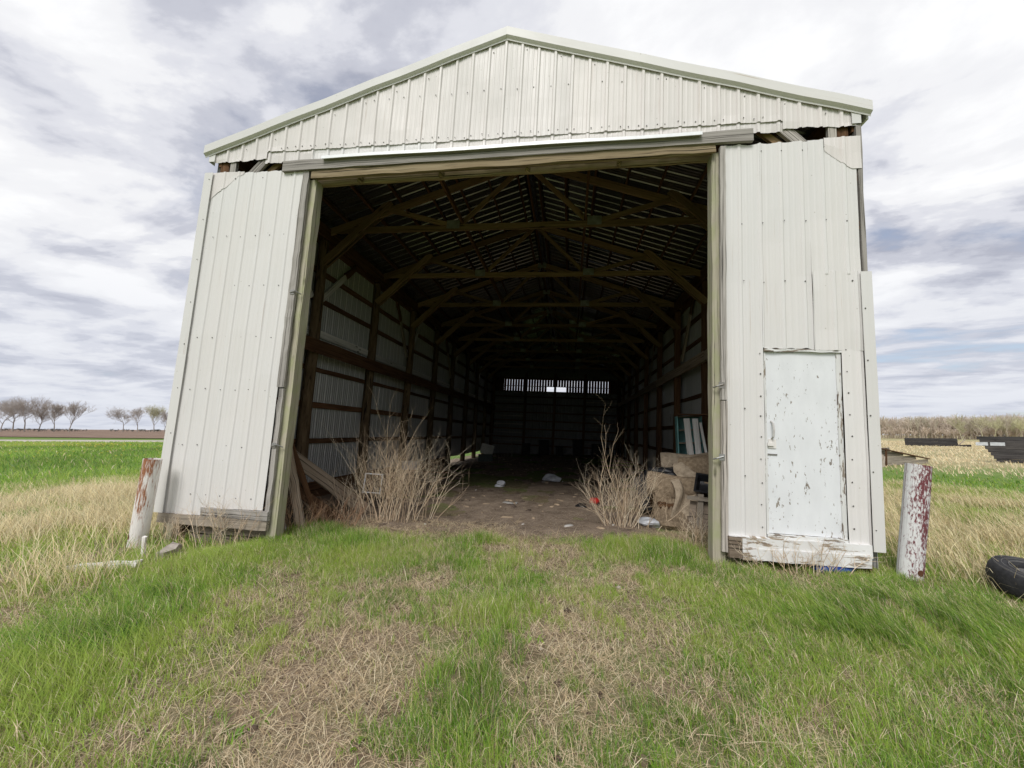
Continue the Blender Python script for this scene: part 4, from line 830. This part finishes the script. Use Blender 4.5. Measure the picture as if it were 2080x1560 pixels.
# ------------------------------------------------------------------ trees
def bare_tree(h, seed, spread=.55, levels=5, r0=None, kids=(3, 4), leanx=0.):
    rs = random.Random(seed); segs = []; lv = []
    def grow(p, d, L_, r, l):
        n_ = 3 if l < 2 else 2
        for i in range(n_):
            d2 = np.array(d) + np.array([rs.gauss(0, .12), rs.gauss(0, .12), rs.gauss(0, .05) + .14]); d2 /= np.linalg.norm(d2); q = p + d2 * L_ / n_; r2 = r * .80
            segs.append((*p, *q, r, r2)); lv.append(l); p, d, r = q, d2, r2
            if l < levels and (i > 0 or l > 0):
                for _ in range(rs.randint(1, 2)):
                    side = np.array([rs.gauss(0, 1), rs.gauss(0, 1), rs.gauss(.25, .4)]); side /= np.linalg.norm(side); nd = d * (1 - spread) + side * spread; nd /= np.linalg.norm(nd); grow(p, nd, L_ * rs.uniform(.55, .8), r * .62, l + 1)
        if l < levels:
            for _ in range(rs.randint(*kids) - 1):
                side = np.array([rs.gauss(0, 1), rs.gauss(0, 1), rs.gauss(.3, .4)]); side /= np.linalg.norm(side); nd = d * (1 - spread) + side * spread; nd /= np.linalg.norm(nd); grow(p, nd, L_ * rs.uniform(.6, .85), r * .68, l + 1)
    grow(np.zeros(3), np.array([leanx, 0, 1.]), h * .17, r0 or h * .018, 0)
    S = np.array(segs); k = h / S[:, 5].max(); S[:, :6] *= k; return S, np.array(lv)
def tree_thing(px_dist_pos, h, seed, label, tint, levels=4):
    x, y = px_dist_pos; S, lv = bare_tree(h, seed, spread=random.uniform(.42, .62), levels=levels, leanx=random.uniform(-.15, .15)); S[:, 6:] = np.maximum(S[:, 6:], h * .0016)
    t = empty('bare_tree', (x, y, -.1), label=label, category='tree', group='bare trees along the far field edge'); low = lv <= 1
    cb = np.array((.30, .265, .235)); ct = np.array(tint)
    o = bpy.data.objects.new('trunk', seg_mesh('trunk', S[low], np.tile(cb, (low.sum(), 1)), 'bark', 5)); link(o, t)
    o = bpy.data.objects.new('crown', seg_mesh('crown', S[~low], ct * rng.uniform(.8, 1.2, ((~low).sum(), 1)), 'bark', 3)); link(o, t)
def ray_xy(u, v, dist):
    d = CF + CR * (u - 1040) / 816.565 - CU * (v - 780) / 816.565; d = d[:2] / np.hypot(*d[:2]); return CAM[0] + d[0] * dist, CAM[1] + d[1] * dist
TL = [(2, 40, 'cut off by the left edge of the picture'), (26, 44, 'second from the left edge, close to its neighbour'), (50, 46, 'third from the left edge in the left row'), (78, 40, 'with a low wide crown, middle of the left row'), (110, 40, 'second from the right end of the left row'), (140, 42, 'with a rounded crown at the right end of the left row'),
      (250, 36, 'at the left end of the short right row'), (279, 38, 'second of the short row near the barn wall'), (313, 41, 'tallest and yellowish, third of the short row near the barn'), (334, 32, 'half hidden behind the leaning barn wall')]
for i, (u, hp, lb) in enumerate(TL):
    dist = 300 + (i * 37 % 23); tree_thing(ray_xy(u, 874, dist), hp / 816 * dist * 1.06, 40 + i, 'bare grey tree ' + lb, ((.46, .415, .375) if i != 8 else (.52, .50, .33)))  # crowns paler than bark: distance haze put into the tint
def low_bush(u0, u1, dist, n, h, mat_col, name, label, cat='bushes', kind='stuff', seed=5, tall=1., levels=3, gr=(.9, 1.15), rmin=.028):
    segs = []; cols = []; rs = np.random.default_rng(seed); base = [bare_tree(1., 900 + seed + k, .5, levels, .02) for k in range(6)]
    for i in range(n):
        x, y = ray_xy(rs.uniform(u0, u1), 880, dist + rs.uniform(-20, 25)); S = base[i % 6][0].copy(); hh = h * rs.uniform(.7, 1.15); a = rs.uniform(0, 6.3); c, s_ = math.cos(a), math.sin(a)
        for o in (0, 3): X_, Y_ = S[:, o].copy(), S[:, o + 1].copy(); S[:, o] = x + (X_ * c - Y_ * s_) * hh * tall; S[:, o + 1] = y + (X_ * s_ + Y_ * c) * hh * tall; S[:, o + 2] = -.25 + S[:, o + 2] * hh
        S[:, 6:] = np.maximum(S[:, 6:] * hh * .7, rmin); segs.append(S); cc = np.array(mat_col[rs.integers(len(mat_col))]) * rs.uniform(*gr); cols.append(np.tile(cc, (len(S), 1)))
    o = bpy.data.objects.new(name, seg_mesh(name, np.concatenate(segs), np.concatenate(cols), 'bark', 3)); link(o, kind=kind, label=label, category=cat)
low_bush(-30, 175, 330, 60, 1.8, [(.16, .15, .14), (.13, .14, .12)], 'field_edge_bushes', 'low dark bushes under the left row of bare trees', seed=3, tall=1.6, levels=2)
low_bush(225, 345, 330, 34, 1.8, [(.16, .15, .14), (.13, .14, .12)], 'field_edge_scrub', 'low dark scrub under the short row of bare trees', seed=4, tall=1.6, levels=2)
low_bush(1740, 2150, 255, 640, 8.9, [(.60, .51, .42), (.56, .47, .38), (.64, .55, .45), (.57, .52, .40)], 'woods', 'leafless brown woods along the right horizon', 'woods', seed=7, tall=.55, levels=2, rmin=.05)
low_bush(1740, 2150, 248, 300, 4.5, [(.60, .50, .41), (.56, .47, .38)], 'woods_understory', 'brown brush along the foot of the right woods', 'brush', seed=8, tall=1.0, levels=2, rmin=.05)
low_bush(1940, 2150, 225, 36, 8.6, [(.58, .56, .36), (.55, .52, .36), (.52, .46, .37)], 'budding_woods', 'yellow-green budding trees at the right end of the woods', 'woods', seed=9, tall=.9, levels=3)

# ------------------------------------------------------------------ dead shrubs
def shrub(base, n, h, rb, spread, seed, tall=(), cols=((.72, .58, .42), (.62, .48, .33), (.78, .67, .51), (.52, .39, .27))):
    rs = random.Random(seed); segs, cc = [], []
    def stem(p, d, L_, r, l, c):
        n_ = 5 if l == 0 else 3
        for i in range(n_):
            d2 = np.array(d) + np.array([rs.gauss(0, .13), rs.gauss(0, .13), rs.gauss(0, .07) + (.03 if l == 0 else .05)]); d2 /= np.linalg.norm(d2); q = p + d2 * L_ / n_; r2 = r * .8; segs.append((*p, *q, r, r2)); cc.append(c); p, d, r = q, d2, r2
            if l < 2 and (i >= 1 or l > 0):
                for _ in range(1 + (rs.random() < .45)):
                    side = np.array([rs.gauss(0, 1), rs.gauss(0, 1), rs.gauss(.15, .5)]); side /= np.linalg.norm(side); nd = d * .62 + side * .5; nd /= np.linalg.norm(nd); stem(p, nd, L_ * rs.uniform(.22, .5), r * .7, l + 1, c)
    for i in range(n):
        a = rs.uniform(0, 6.283); k = math.sqrt(rs.random()); p = np.array((base[0] + math.cos(a) * rb[0] * k, base[1] + math.sin(a) * rb[1] * k, -.14)); o = np.array((math.cos(a) * k * spread + rs.gauss(0, .12), math.sin(a) * k * spread * .6 + rs.gauss(0, .1), 1.)); c = np.array(rs.choice(cols)) * rs.uniform(.8, 1.15); stem(p, o / np.linalg.norm(o), h * rs.uniform(.55, 1.0), .0055 * rs.uniform(.7, 1.2), 0, c)
    for (x, y, hh, lx) in tall: stem(np.array((x, y, -.12)), np.array((lx, 0, 1.)), hh, .008, 0, np.array(cols[1]))
    return segs, cc
def shrub_thing(name, parts, label):
    S, C_ = [], []
    for a in parts: s_, c_ = shrub(*a[0], **a[1]); S += s_; C_ += c_
    o = bpy.data.objects.new(name, seg_mesh(name, S, np.array(C_), 'twig', 4)); link(o, label=label, category='shrub', group='dead shrubs in the barn doorway')
shrub_thing('dead_shrub', [(((-1.72, 1.35), 62, 1.28, (.46, .26), .26, 3), dict(tall=((-1.95, 1.45, 1.62, -.08), (-1.85, 1.4, 1.5, .02)))), (((-1.2, 1.55), 9, 1.1, (.15, .2), .5, 5), {}), (((-2.35, 1.25), 10, .9, (.2, .2), .35, 8), {})], 'larger dry twiggy shrub inside the left side of the doorway')
shrub_thing('dead_shrub', [(((1.84, 1.62), 40, .98, (.22, .16), .46, 14), dict(tall=((1.93, 1.66, 1.45, .02), (1.7, 1.6, 1.05, -.25)))), (((2.2, 1.6), 5, .6, (.2, .15), .5, 15), {})], 'smaller dry twiggy shrub in front of the carpet rolls')
shrub_thing('dry_weed', [(((-2.75, .62), 30, .5, (.25, .2), .7, 22), dict(cols=((.40, .25, .15), (.46, .31, .2)))), (((-2.35, .9), 26, .45, (.3, .2), .8, 23), dict(cols=((.38, .23, .14), (.44, .30, .2))))], 'reddish dry weeds tangled round the feet of the leaning planks')
shrub_thing('dry_weed', [(((-3.25, -.18), 20, .55, (.45, .08), .5, 31), {}), (((-3.95, -.16), 10, .4, (.2, .06), .4, 32), {})], 'thin dry weeds along the left sill board')
shrub_thing('dry_weed', [(((3.45, -.14), 26, .40, (.5, .06), .9, 35), {}), (((2.72, .75), 16, .45, (.15, .2), .7, 36), {})], 'thin dry weeds along the white door sill')

# ------------------------------------------------------------------ grass
GREENS = np.array([(.155, .325, .022), (.21, .38, .032), (.30, .44, .058), (.095, .225, .022), (.40, .47, .10)])
STRAWS = np.array([(.73, .60, .385), (.64, .505, .31), (.79, .69, .485), (.48, .36, .22), (.77, .615, .43)])
def pick(pal, n, w_=None, jit=.28): c = pal[rng.choice(len(pal), n, p=w_)]; return c * rng.uniform(1 - jit, 1 + jit, (n, 1))
def greens(x, y, w_, dry=.12, sc=1.1):
    n = len(x); c = pick(GREENS, n, w_); k = np.clip((fbm(x, y, sc, 131, 3) - .42) * 2.6, -.25, .65)[:, None]
    c = np.where(k > 0, c * (1 - k) + np.array((.40, .48, .085)) * k, c * (1 + k)); d_ = rng.random(n) < dry * (1.6 * fbm(x, y, sc * 3, 137, 2)); c[d_] = pick(STRAWS, int(d_.sum())); return c
def visible(x, y, z, m=90):
    u, v_, f = proj(x, y, z); ok = (f > .3) & (u > -m) & (u < 2080 + m) & (v_ < 1560 + 160)
    # grass thinned so that the tire, the bollards and the loose block show
    thin = np.zeros(len(x))
    for (a, b, r_) in ((5.25, -.75, .42), (4.52, -.32, .26), (-4.25, -.62, .34), (-3.65, -1.12, .32), (-3.45, -.75, .25)): thin = np.maximum(thin, np.exp(-(((x - a) ** 2 + (y - b) ** 2) / r_ ** 2)))
    return ok & (rng.random(len(x)) > thin * .85)
def outside_barn(x, y, m=90):
    u, v_, f = proj(x, y, np.zeros_like(x)); hidden = (y > .45) & (u > 330 + m) & (u < 1770 - m)
    return ~hidden & ~((np.abs(x) < 4.33) & (y > .1))
# where things grow (metres): the two wheel tracks, the lush wings, the strips by the doorway
def lushL(x, y): # band running from the lower left corner up to the left jamb
    t = np.clip((y + 3.2) / 3.2, 0, 1); xc = -1.75 - 1.0 * t - .15 * np.sin(t * 3); wd = .62 - .22 * t; return np.exp(-((x - xc) / wd) ** 2) * ss(-3.5, -2.9, y) * (1 - ss(.0, .35, y))
def lushR(x, y): return np.exp(-((x - 3.75 - .35 * (y + 1.2)) / 1.15) ** 2 - ((y + 1.25) / .85) ** 2)
def track(x, y):
    a = np.exp(-((x - 1.12 - .05 * np.sin(y * 2)) / .24) ** 2) * (1 - ss(-.9, .4, y)); b = np.exp(-((x + .12 + .35 * ss(-2.9, -1.3, y)) / .34) ** 2) * (1 - ss(-1.5, -.6, y)); return np.clip(a * .95 + b * .95, 0, 1)
def strip(x, y): return np.exp(-((x - .50 + .12 * (y + 1.5)) / .22) ** 2) * (1 - ss(-.7, .1, y))
def tufts(x, y): return np.clip(np.exp(-(((x + .02) / .32) ** 2 + ((y - .42) / .2) ** 2)) + np.exp(-(((x - 1.78) / .62) ** 2 + ((y - .5) / .5) ** 2)) + np.exp(-(((x - 2.2) / .5) ** 2 + ((y - .25) / .4) ** 2)) + .9 * np.exp(-(((x + 1.75) / .85) ** 2 + ((y - .25) / .4) ** 2)) + np.exp(-(((x + 2.5) / .35) ** 2 + ((y - .55) / .3) ** 2)), 0, 1)
def green_d(x, y):
    n1_ = fbm(x, y, 1.7, 51, 3); n2_ = fbm(x, y, 6., 57, 2); n3_ = fbm(x, y, 14., 61, 2); d = .42 + 2.3 * (n1_ - .5) + 1.7 * (n2_ - .5) + 1.7 * (n3_ - .5)
    d = d - .55 * track(x, y) + .34 * strip(x, y) + .62 * tufts(x, y) + .22 * lushL(x, y) + .22 * lushR(x, y) + .06 * np.exp(-((y + .45) / .5) ** 2) + .12 * ss(1.6, 2.8, x)
    return np.clip(d, 0.02, 1) * (1 - ss(.75, 1.25, y)) * (1 - .93 * ss(-.15, .45, y + .25 * (fbm(x, y, 3., 67, 2) - .5)) * (1 - tufts(x, y)) * (np.abs(x - .4) < 2.6)) * (1 - .65 * np.exp(-((x + 3.6) / .7) ** 2 - ((y + .1) / .35) ** 2))
def scatter(x0, x1, y0, y1, dens, fn, clump=.6, sig=.022):
    n = int((x1 - x0) * (y1 - y0) * dens); nc = max(int(n * clump / 9), 1); cxs = rng.uniform(x0, x1, nc); cys = rng.uniform(y0, y1, nc); k = rng.integers(0, nc, int(n * clump))
    x = np.concatenate([rng.uniform(x0, x1, n - len(k)), cxs[k] + rng.normal(0, sig, len(k))]); y = np.concatenate([rng.uniform(y0, y1, n - len(k)), cys[k] + rng.normal(0, sig, len(k))])
    keep = rng.random(len(x)) < fn(x, y); x, y = x[keep], y[keep]; return x, y
def plant(name, x, y, h, lean, wind, wd, col, mat, label, cat, tip=None, zoff=-.008):
    n = len(x); a = rng.uniform(0, 2 * math.pi, n); dx = np.cos(a) + wind[0]; dy = np.sin(a) + wind[1]; q = np.hypot(dx, dy) + 1e-6
    o = bpy.data.objects.new(name, blade_mesh(name, x, y, ground_z(x, y) + zoff, h, dx / q, dy / q, lean, wd, col, mat, tip)); return link(o, kind='stuff', label=label, category=cat)
# 1 short green grass of the forecourt
x, y = scatter(-3.9, 5.6, -3.75, 1.25, 12000, lambda x, y: green_d(x, y) * visible(x, y, ground_z(x, y)))
g_ = green_d(x, y); h = (.035 + .055 * rng.random(len(x)) + .05 * g_ * rng.random(len(x))) * (1 + .9 * tufts(x, y)) * (1 + .5 * strip(x, y))
plant('forecourt_grass', x, y, h, np.clip(rng.normal(.5, .22, len(x)), .05, .95), (-.3, 0), rng.uniform(.0022, .0048, len(x)), greens(x, y, [.24, .27, .22, .15, .12], .2), 'grass', 'short green spring grass of the forecourt', 'grass')
# 2 lush wings, combed by the wind
x, y = scatter(-4.2, 6.2, -3.75, .35, 14000, lambda x, y: np.clip(np.maximum(lushL(x, y), lushR(x, y)) * (.55 + 2.6 * (fbm(x, y, 2.6, 71, 3) - .42)), 0, 1) * visible(x, y, ground_z(x, y)), .75, .03)
k = np.maximum(lushL(x, y), lushR(x, y)); h = (.08 + .15 * rng.random(len(x))) * (.45 + .65 * k) * (1 - .6 * np.exp(-((x + 3.4) / .8) ** 2 - ((y + .2) / .5) ** 2))
plant('lush_grass', x, y, h, np.clip(rng.normal(.70, .17, len(x)), .1, .98), (-1.1, .25), rng.uniform(.003, .006, len(x)), greens(x, y, [.26, .28, .20, .20, .06], .16, 1.6), 'grass', 'tall lush green grass bent over by the wind', 'grass', pick(GREENS, len(x), [0, .2, .4, 0, .4]))
# 3 straw thatch lying flat
def straw_d(x, y): return np.clip(.62 + 1.2 * (fbm(x, y, 2.2, 81, 3) - .5) + .45 * track(x, y) - .12 * np.maximum(lushL(x, y), lushR(x, y)) - .05 * strip(x, y), .2, 1)
x, y = scatter(-4.2, 5.8, -3.75, 1.5, 6000, lambda x, y: straw_d(x, y) * visible(x, y, ground_z(x, y)), .2, .04)
L_ = rng.gamma(3., .022, len(x)) + .02; plant('straw_thatch', x, y, L_, np.clip(rng.normal(.965, .04, len(x)), .75, .999), (0, 0), rng.uniform(.0018, .0036, len(x)), pick(STRAWS, len(x)), 'straw', 'matted dry straw on the ground', 'straw', zoff=.004)
# loose long stalks in the doorway and over the forecourt
x, y = scatter(-3.2, 4.4, -3.4, 1.8, 260, lambda x, y: (.09 + .91 * np.exp(-((y - .95) / .38) ** 2) * (x > -2.6) * (x < 2.9)) * (np.abs(x) < 4), 0)
plant('loose_stalks', x, y, rng.uniform(.15, .5, len(x)), rng.uniform(.982, .9995, len(x)), (.2, 0), rng.uniform(.003, .006, len(x)), pick(STRAWS, len(x)), 'straw', 'long loose dry stalks strewn before the doorway', 'straw', zoff=.02)
xc, yc = rng.uniform(-2.2, 3.6, 42), rng.uniform(-3.1, .3, 42); k = rng.integers(0, 42, 520); x = xc[k] + rng.normal(0, .03, 520); y = yc[k] + rng.normal(0, .03, 520)
plant('broadleaf_weeds', x, y, rng.uniform(.03, .075, 520), rng.uniform(.6, .96, 520), (0, 0), rng.uniform(.009, .018, 520), pick(GREENS, 520, [.3, .4, .2, .1, 0]), 'grass', 'small broad-leaved weeds in the forecourt grass', 'weeds')
x = rng.uniform(-3.2, 3.2, 3200); y = .7 + rng.gamma(1.6, 1.0, 3200); k = y < 9; x, y = x[k], y[k]
plant('floor_straw', x, y, rng.gamma(3., .03, len(x)) + .03, rng.uniform(.985, .9995, len(x)), (0, 0), rng.uniform(.002, .004, len(x)), pick(STRAWS, len(x)) * .75, 'straw', 'thin straw strewn over the dirt floor inside', 'straw', zoff=.035)
# 4 tall dry grass on both flanks with green growing through
def flank(x, y):
    l_ = (1 - .75 * np.exp(-((x + 3.9) / .8) ** 2 - ((y + .35) / .75) ** 2)) * ss(-2.75, -3.7, x + .45 * (y + 1.2) * (y < -1.2)) * ss(-2.1, -1.2, y + .25 * (x + 3.5)) * (1 - ss(9.0, 13.5, -x + .2 * y))
    r_ = ss(4.35, 5.2, x - .8 * np.clip(-y, 0, 3)) * ss(-1.0, .1, y) * (1 - ss(12.5, 15, np.hypot(x, y)))
    return np.clip(np.maximum(l_, r_), 0, 1)
def fl(x, y): return flank(x, y) * visible(x, y, ground_z(x, y)) * outside_barn(x, y)
for (nm, x0, x1, y0, y1, dn) in (('tall_dry_grass', -14, -2.7, -2.2, 11, 2500), ('tall_dry_pasture', 4.3, 14.5, -1.2, 12.5, 2300)):
    x, y = scatter(x0, x1, y0, y1, dn, lambda x, y: fl(x, y) * np.clip(.42 + 2.6 * (fbm(x, y, .9, 91, 3) - .47), .05, 1), .65, .05)
    h = rng.uniform(.14, .46, len(x)) * (1 - .45 * ss(7, 14, np.hypot(x, y))) * (.75 + .5 * fbm(x, y, .7, 93, 2)); plant(nm, x, y, h, np.clip(rng.normal(.62, .2, len(x)), .1, .97), (-.95, .15), rng.uniform(.0028, .0055, len(x)) * (1 + .07 * np.hypot(x - 1, y + 5)), pick(STRAWS, len(x), [.34, .2, .28, .08, .1]) * np.array((1.0, 1.03, .92)), 'straw', 'tall wind-bent dry grass ' + ('left' if x0 < 0 else 'right') + ' of the barn', 'grass')
    x, y = scatter(x0, x1, y0, y1, dn * 1.0, lambda x, y: fl(x, y) * np.clip(.55 + 2.4 * (fbm(x, y, 1.3, 97, 3) - .5), .1, 1), .6, .05)
    plant('green_undergrowth', x, y, rng.uniform(.10, .26, len(x)), np.clip(rng.normal(.6, .2, len(x)), .1, .97), (-.8, .1), rng.uniform(.003, .006, len(x)) * (1 + .07 * np.hypot(x - 1, y + 5)), greens(x, y, [.2, .3, .25, .05, .20], .1, .6), 'grass', 'green grass growing through the dry stalks ' + ('left' if x0 < 0 else 'right') + ' of the barn', 'grass')
# 5 the far meadow: blades grow wider with distance so they still read
def meadow(nm, x0, x1, y0, y1, dn, mask, pal, wts, hr, label, wmul=1., zmin=9):
    x, y = scatter(x0, x1, y0, y1, dn, lambda x, y: mask(x, y) * visible(x, y, ground_z(x, y)) * outside_barn(x, y) * np.clip(10. / np.hypot(x - 1, y + 5), .08, 1), .5, .12)
    d_ = np.hypot(x - 1, y + 5); plant(nm, x, y, rng.uniform(*hr, len(x)), np.clip(rng.normal(.62, .18, len(x)), .1, .95), (-.9, .1), .0011 * d_ * rng.uniform(.6, 1.3, len(x)) * wmul, greens(x, y, wts, .03, .12) if pal is GREENS else pick(pal, len(x), wts), 'grass', label, 'grass')
meadow('green_meadow', -62, -7.5, -2, 36, 190, lambda x, y: ss(8.5, 12, -x + .2 * y) * (y < .237 * (x + 180) + 1.2), GREENS, [.2, .34, .28, .06, .12], (.12, .30), 'bright green meadow between the dry grass and the gravel road')
meadow('green_strip', 9, 32, 5, 24, 160, lambda x, y: ss(12, 14, np.hypot(x, y)) * (1 - ss(18, 22, np.hypot(x, y))) * np.clip(.5 + 2.2 * (fbm(x, y, .25, 211, 3) - .45), .1, 1), GREENS, [.2, .34, .26, .06, .14], (.06, .16), 'green strip of grass across the right pasture')
meadow('dry_pasture', 12, 110, 12, 110, 50, lambda x, y: ss(18, 24, np.hypot(x, y)), STRAWS * np.array((1.02, 1.02, .95)), [.35, .1, .4, .0, .15], (.10, .24), 'pale dry pasture stretching to the woods', 1.2)
# dandelions in the far meadow
c_ = [(-36.5, 22.6, 150, 2.6), (-31, 20, 40, 2.5), (-24.5, 13, 26, 3.), (-38, 20, 40, 4.)]; xs, ys = [], []
for (a, b, n, s_) in c_: xs.append(rng.normal(a, s_, n)); ys.append(rng.normal(b, s_ * .45, n))
xs, ys = np.concatenate(xs), np.concatenate(ys); zs = ground_z(xs, ys) + rng.uniform(.2, .3, len(xs)); r = .045 * rng.uniform(.7, 1.3, len(xs)); V = np.zeros((len(xs), 7, 3)); V[:, 6] = np.stack([xs, ys, zs + .012], -1)
for k in range(6): V[:, k] = np.stack([xs + r * math.cos(k * 1.047), ys + r * math.sin(k * 1.047), zs], -1)
lp = np.array([[k, (k + 1) % 6, 6] for k in range(6)]).ravel(); M['yellow'] = flat('dandelion_yellow', (.72, .50, .02), (.6, .4, .015), .7)
link(bpy.data.objects.new('dandelions', np_mesh('dandelions', V.reshape(-1, 3), ((np.arange(len(xs)) * 7)[:, None] + lp).ravel(), np.full(len(xs) * 6, 3), 'yellow')), kind='stuff', label='yellow dandelions in the green meadow by the road', category='flowers')
# clods and pebbles in the wheel tracks
n = 900; x = np.concatenate([rng.normal(1.12, .28, n // 2), rng.normal(-.25, .4, n - n // 2)]); y = rng.uniform(-3.3, .9, n); r = rng.gamma(2., .0035, n) + .003; c0 = np.stack([x, y, ground_z(x, y) + r * .3], -1); V = np.zeros((n, 6, 3))
for k, d_ in enumerate(((1, 0, 0), (0, 1, 0), (-1, 0, 0), (0, -1, 0), (0, 0, .8), (0, 0, -1))): V[:, k] = c0 + np.array(d_) * (r * rng.uniform(.6, 1.3, n))[:, None]
lp = np.array([0, 1, 4, 1, 2, 4, 2, 3, 4, 3, 0, 4, 1, 0, 5, 2, 1, 5, 3, 2, 5, 0, 3, 5]); cc = np.where(rng.random((n, 1)) < .04, np.array((.34, .30, .26)), np.array((.13, .095, .068))) * rng.uniform(.6, 1.3, (n, 1))
link(bpy.data.objects.new('soil_clods', np_mesh('soil_clods', V.reshape(-1, 3), ((np.arange(n) * 6)[:, None] + lp).ravel(), np.full(n * 8, 3), 'twig', np.repeat(cc, 6, 0))), kind='stuff', label='dark clods and pebbles in the wheel tracks', category='soil')
# small litter on the dirt floor: chips of wood, straw and paper
n = 700; x = rng.uniform(-3.9, 3.9, n); y = rng.uniform(.9, 19, n); z = np.array([floor_z(a, b) for a, b in zip(x, y)]); s_ = rng.gamma(2., .022, n) + .012; a = rng.uniform(0, 6.3, n); V = np.zeros((n, 8, 3))
for k, (e, f_, t_) in enumerate(((-1, -1, 0), (1, -1, 0), (1, 1, 0), (-1, 1, 0), (-.8, -.7, 1), (.8, -.8, 1), (.7, .8, 1), (-.8, .7, 1))): V[:, k] = np.stack([x + s_ * (e * np.cos(a) - .4 * f_ * np.sin(a)), y + s_ * (e * np.sin(a) + .4 * f_ * np.cos(a)), z - .005 + t_ * rng.uniform(.012, .03, n)], -1)
lp = np.array([0, 1, 5, 4, 1, 2, 6, 5, 2, 3, 7, 6, 3, 0, 4, 7, 4, 5, 6, 7]); col = np.where(rng.random((n, 1)) < .07, np.array((.45, .43, .40)), np.where(rng.random((n, 1)) < .5, np.array((.34, .26, .18)), np.array((.12, .09, .07)))) * rng.uniform(.7, 1.2, (n, 1))
link(bpy.data.objects.new('floor_litter', np_mesh('floor_litter', V.reshape(-1, 3), ((np.arange(n) * 8)[:, None] + lp).ravel(), np.full(n * 5, 4), 'twig', np.repeat(col, 8, 0))), kind='stuff', label='small chips and scraps scattered on the dirt floor', category='litter')
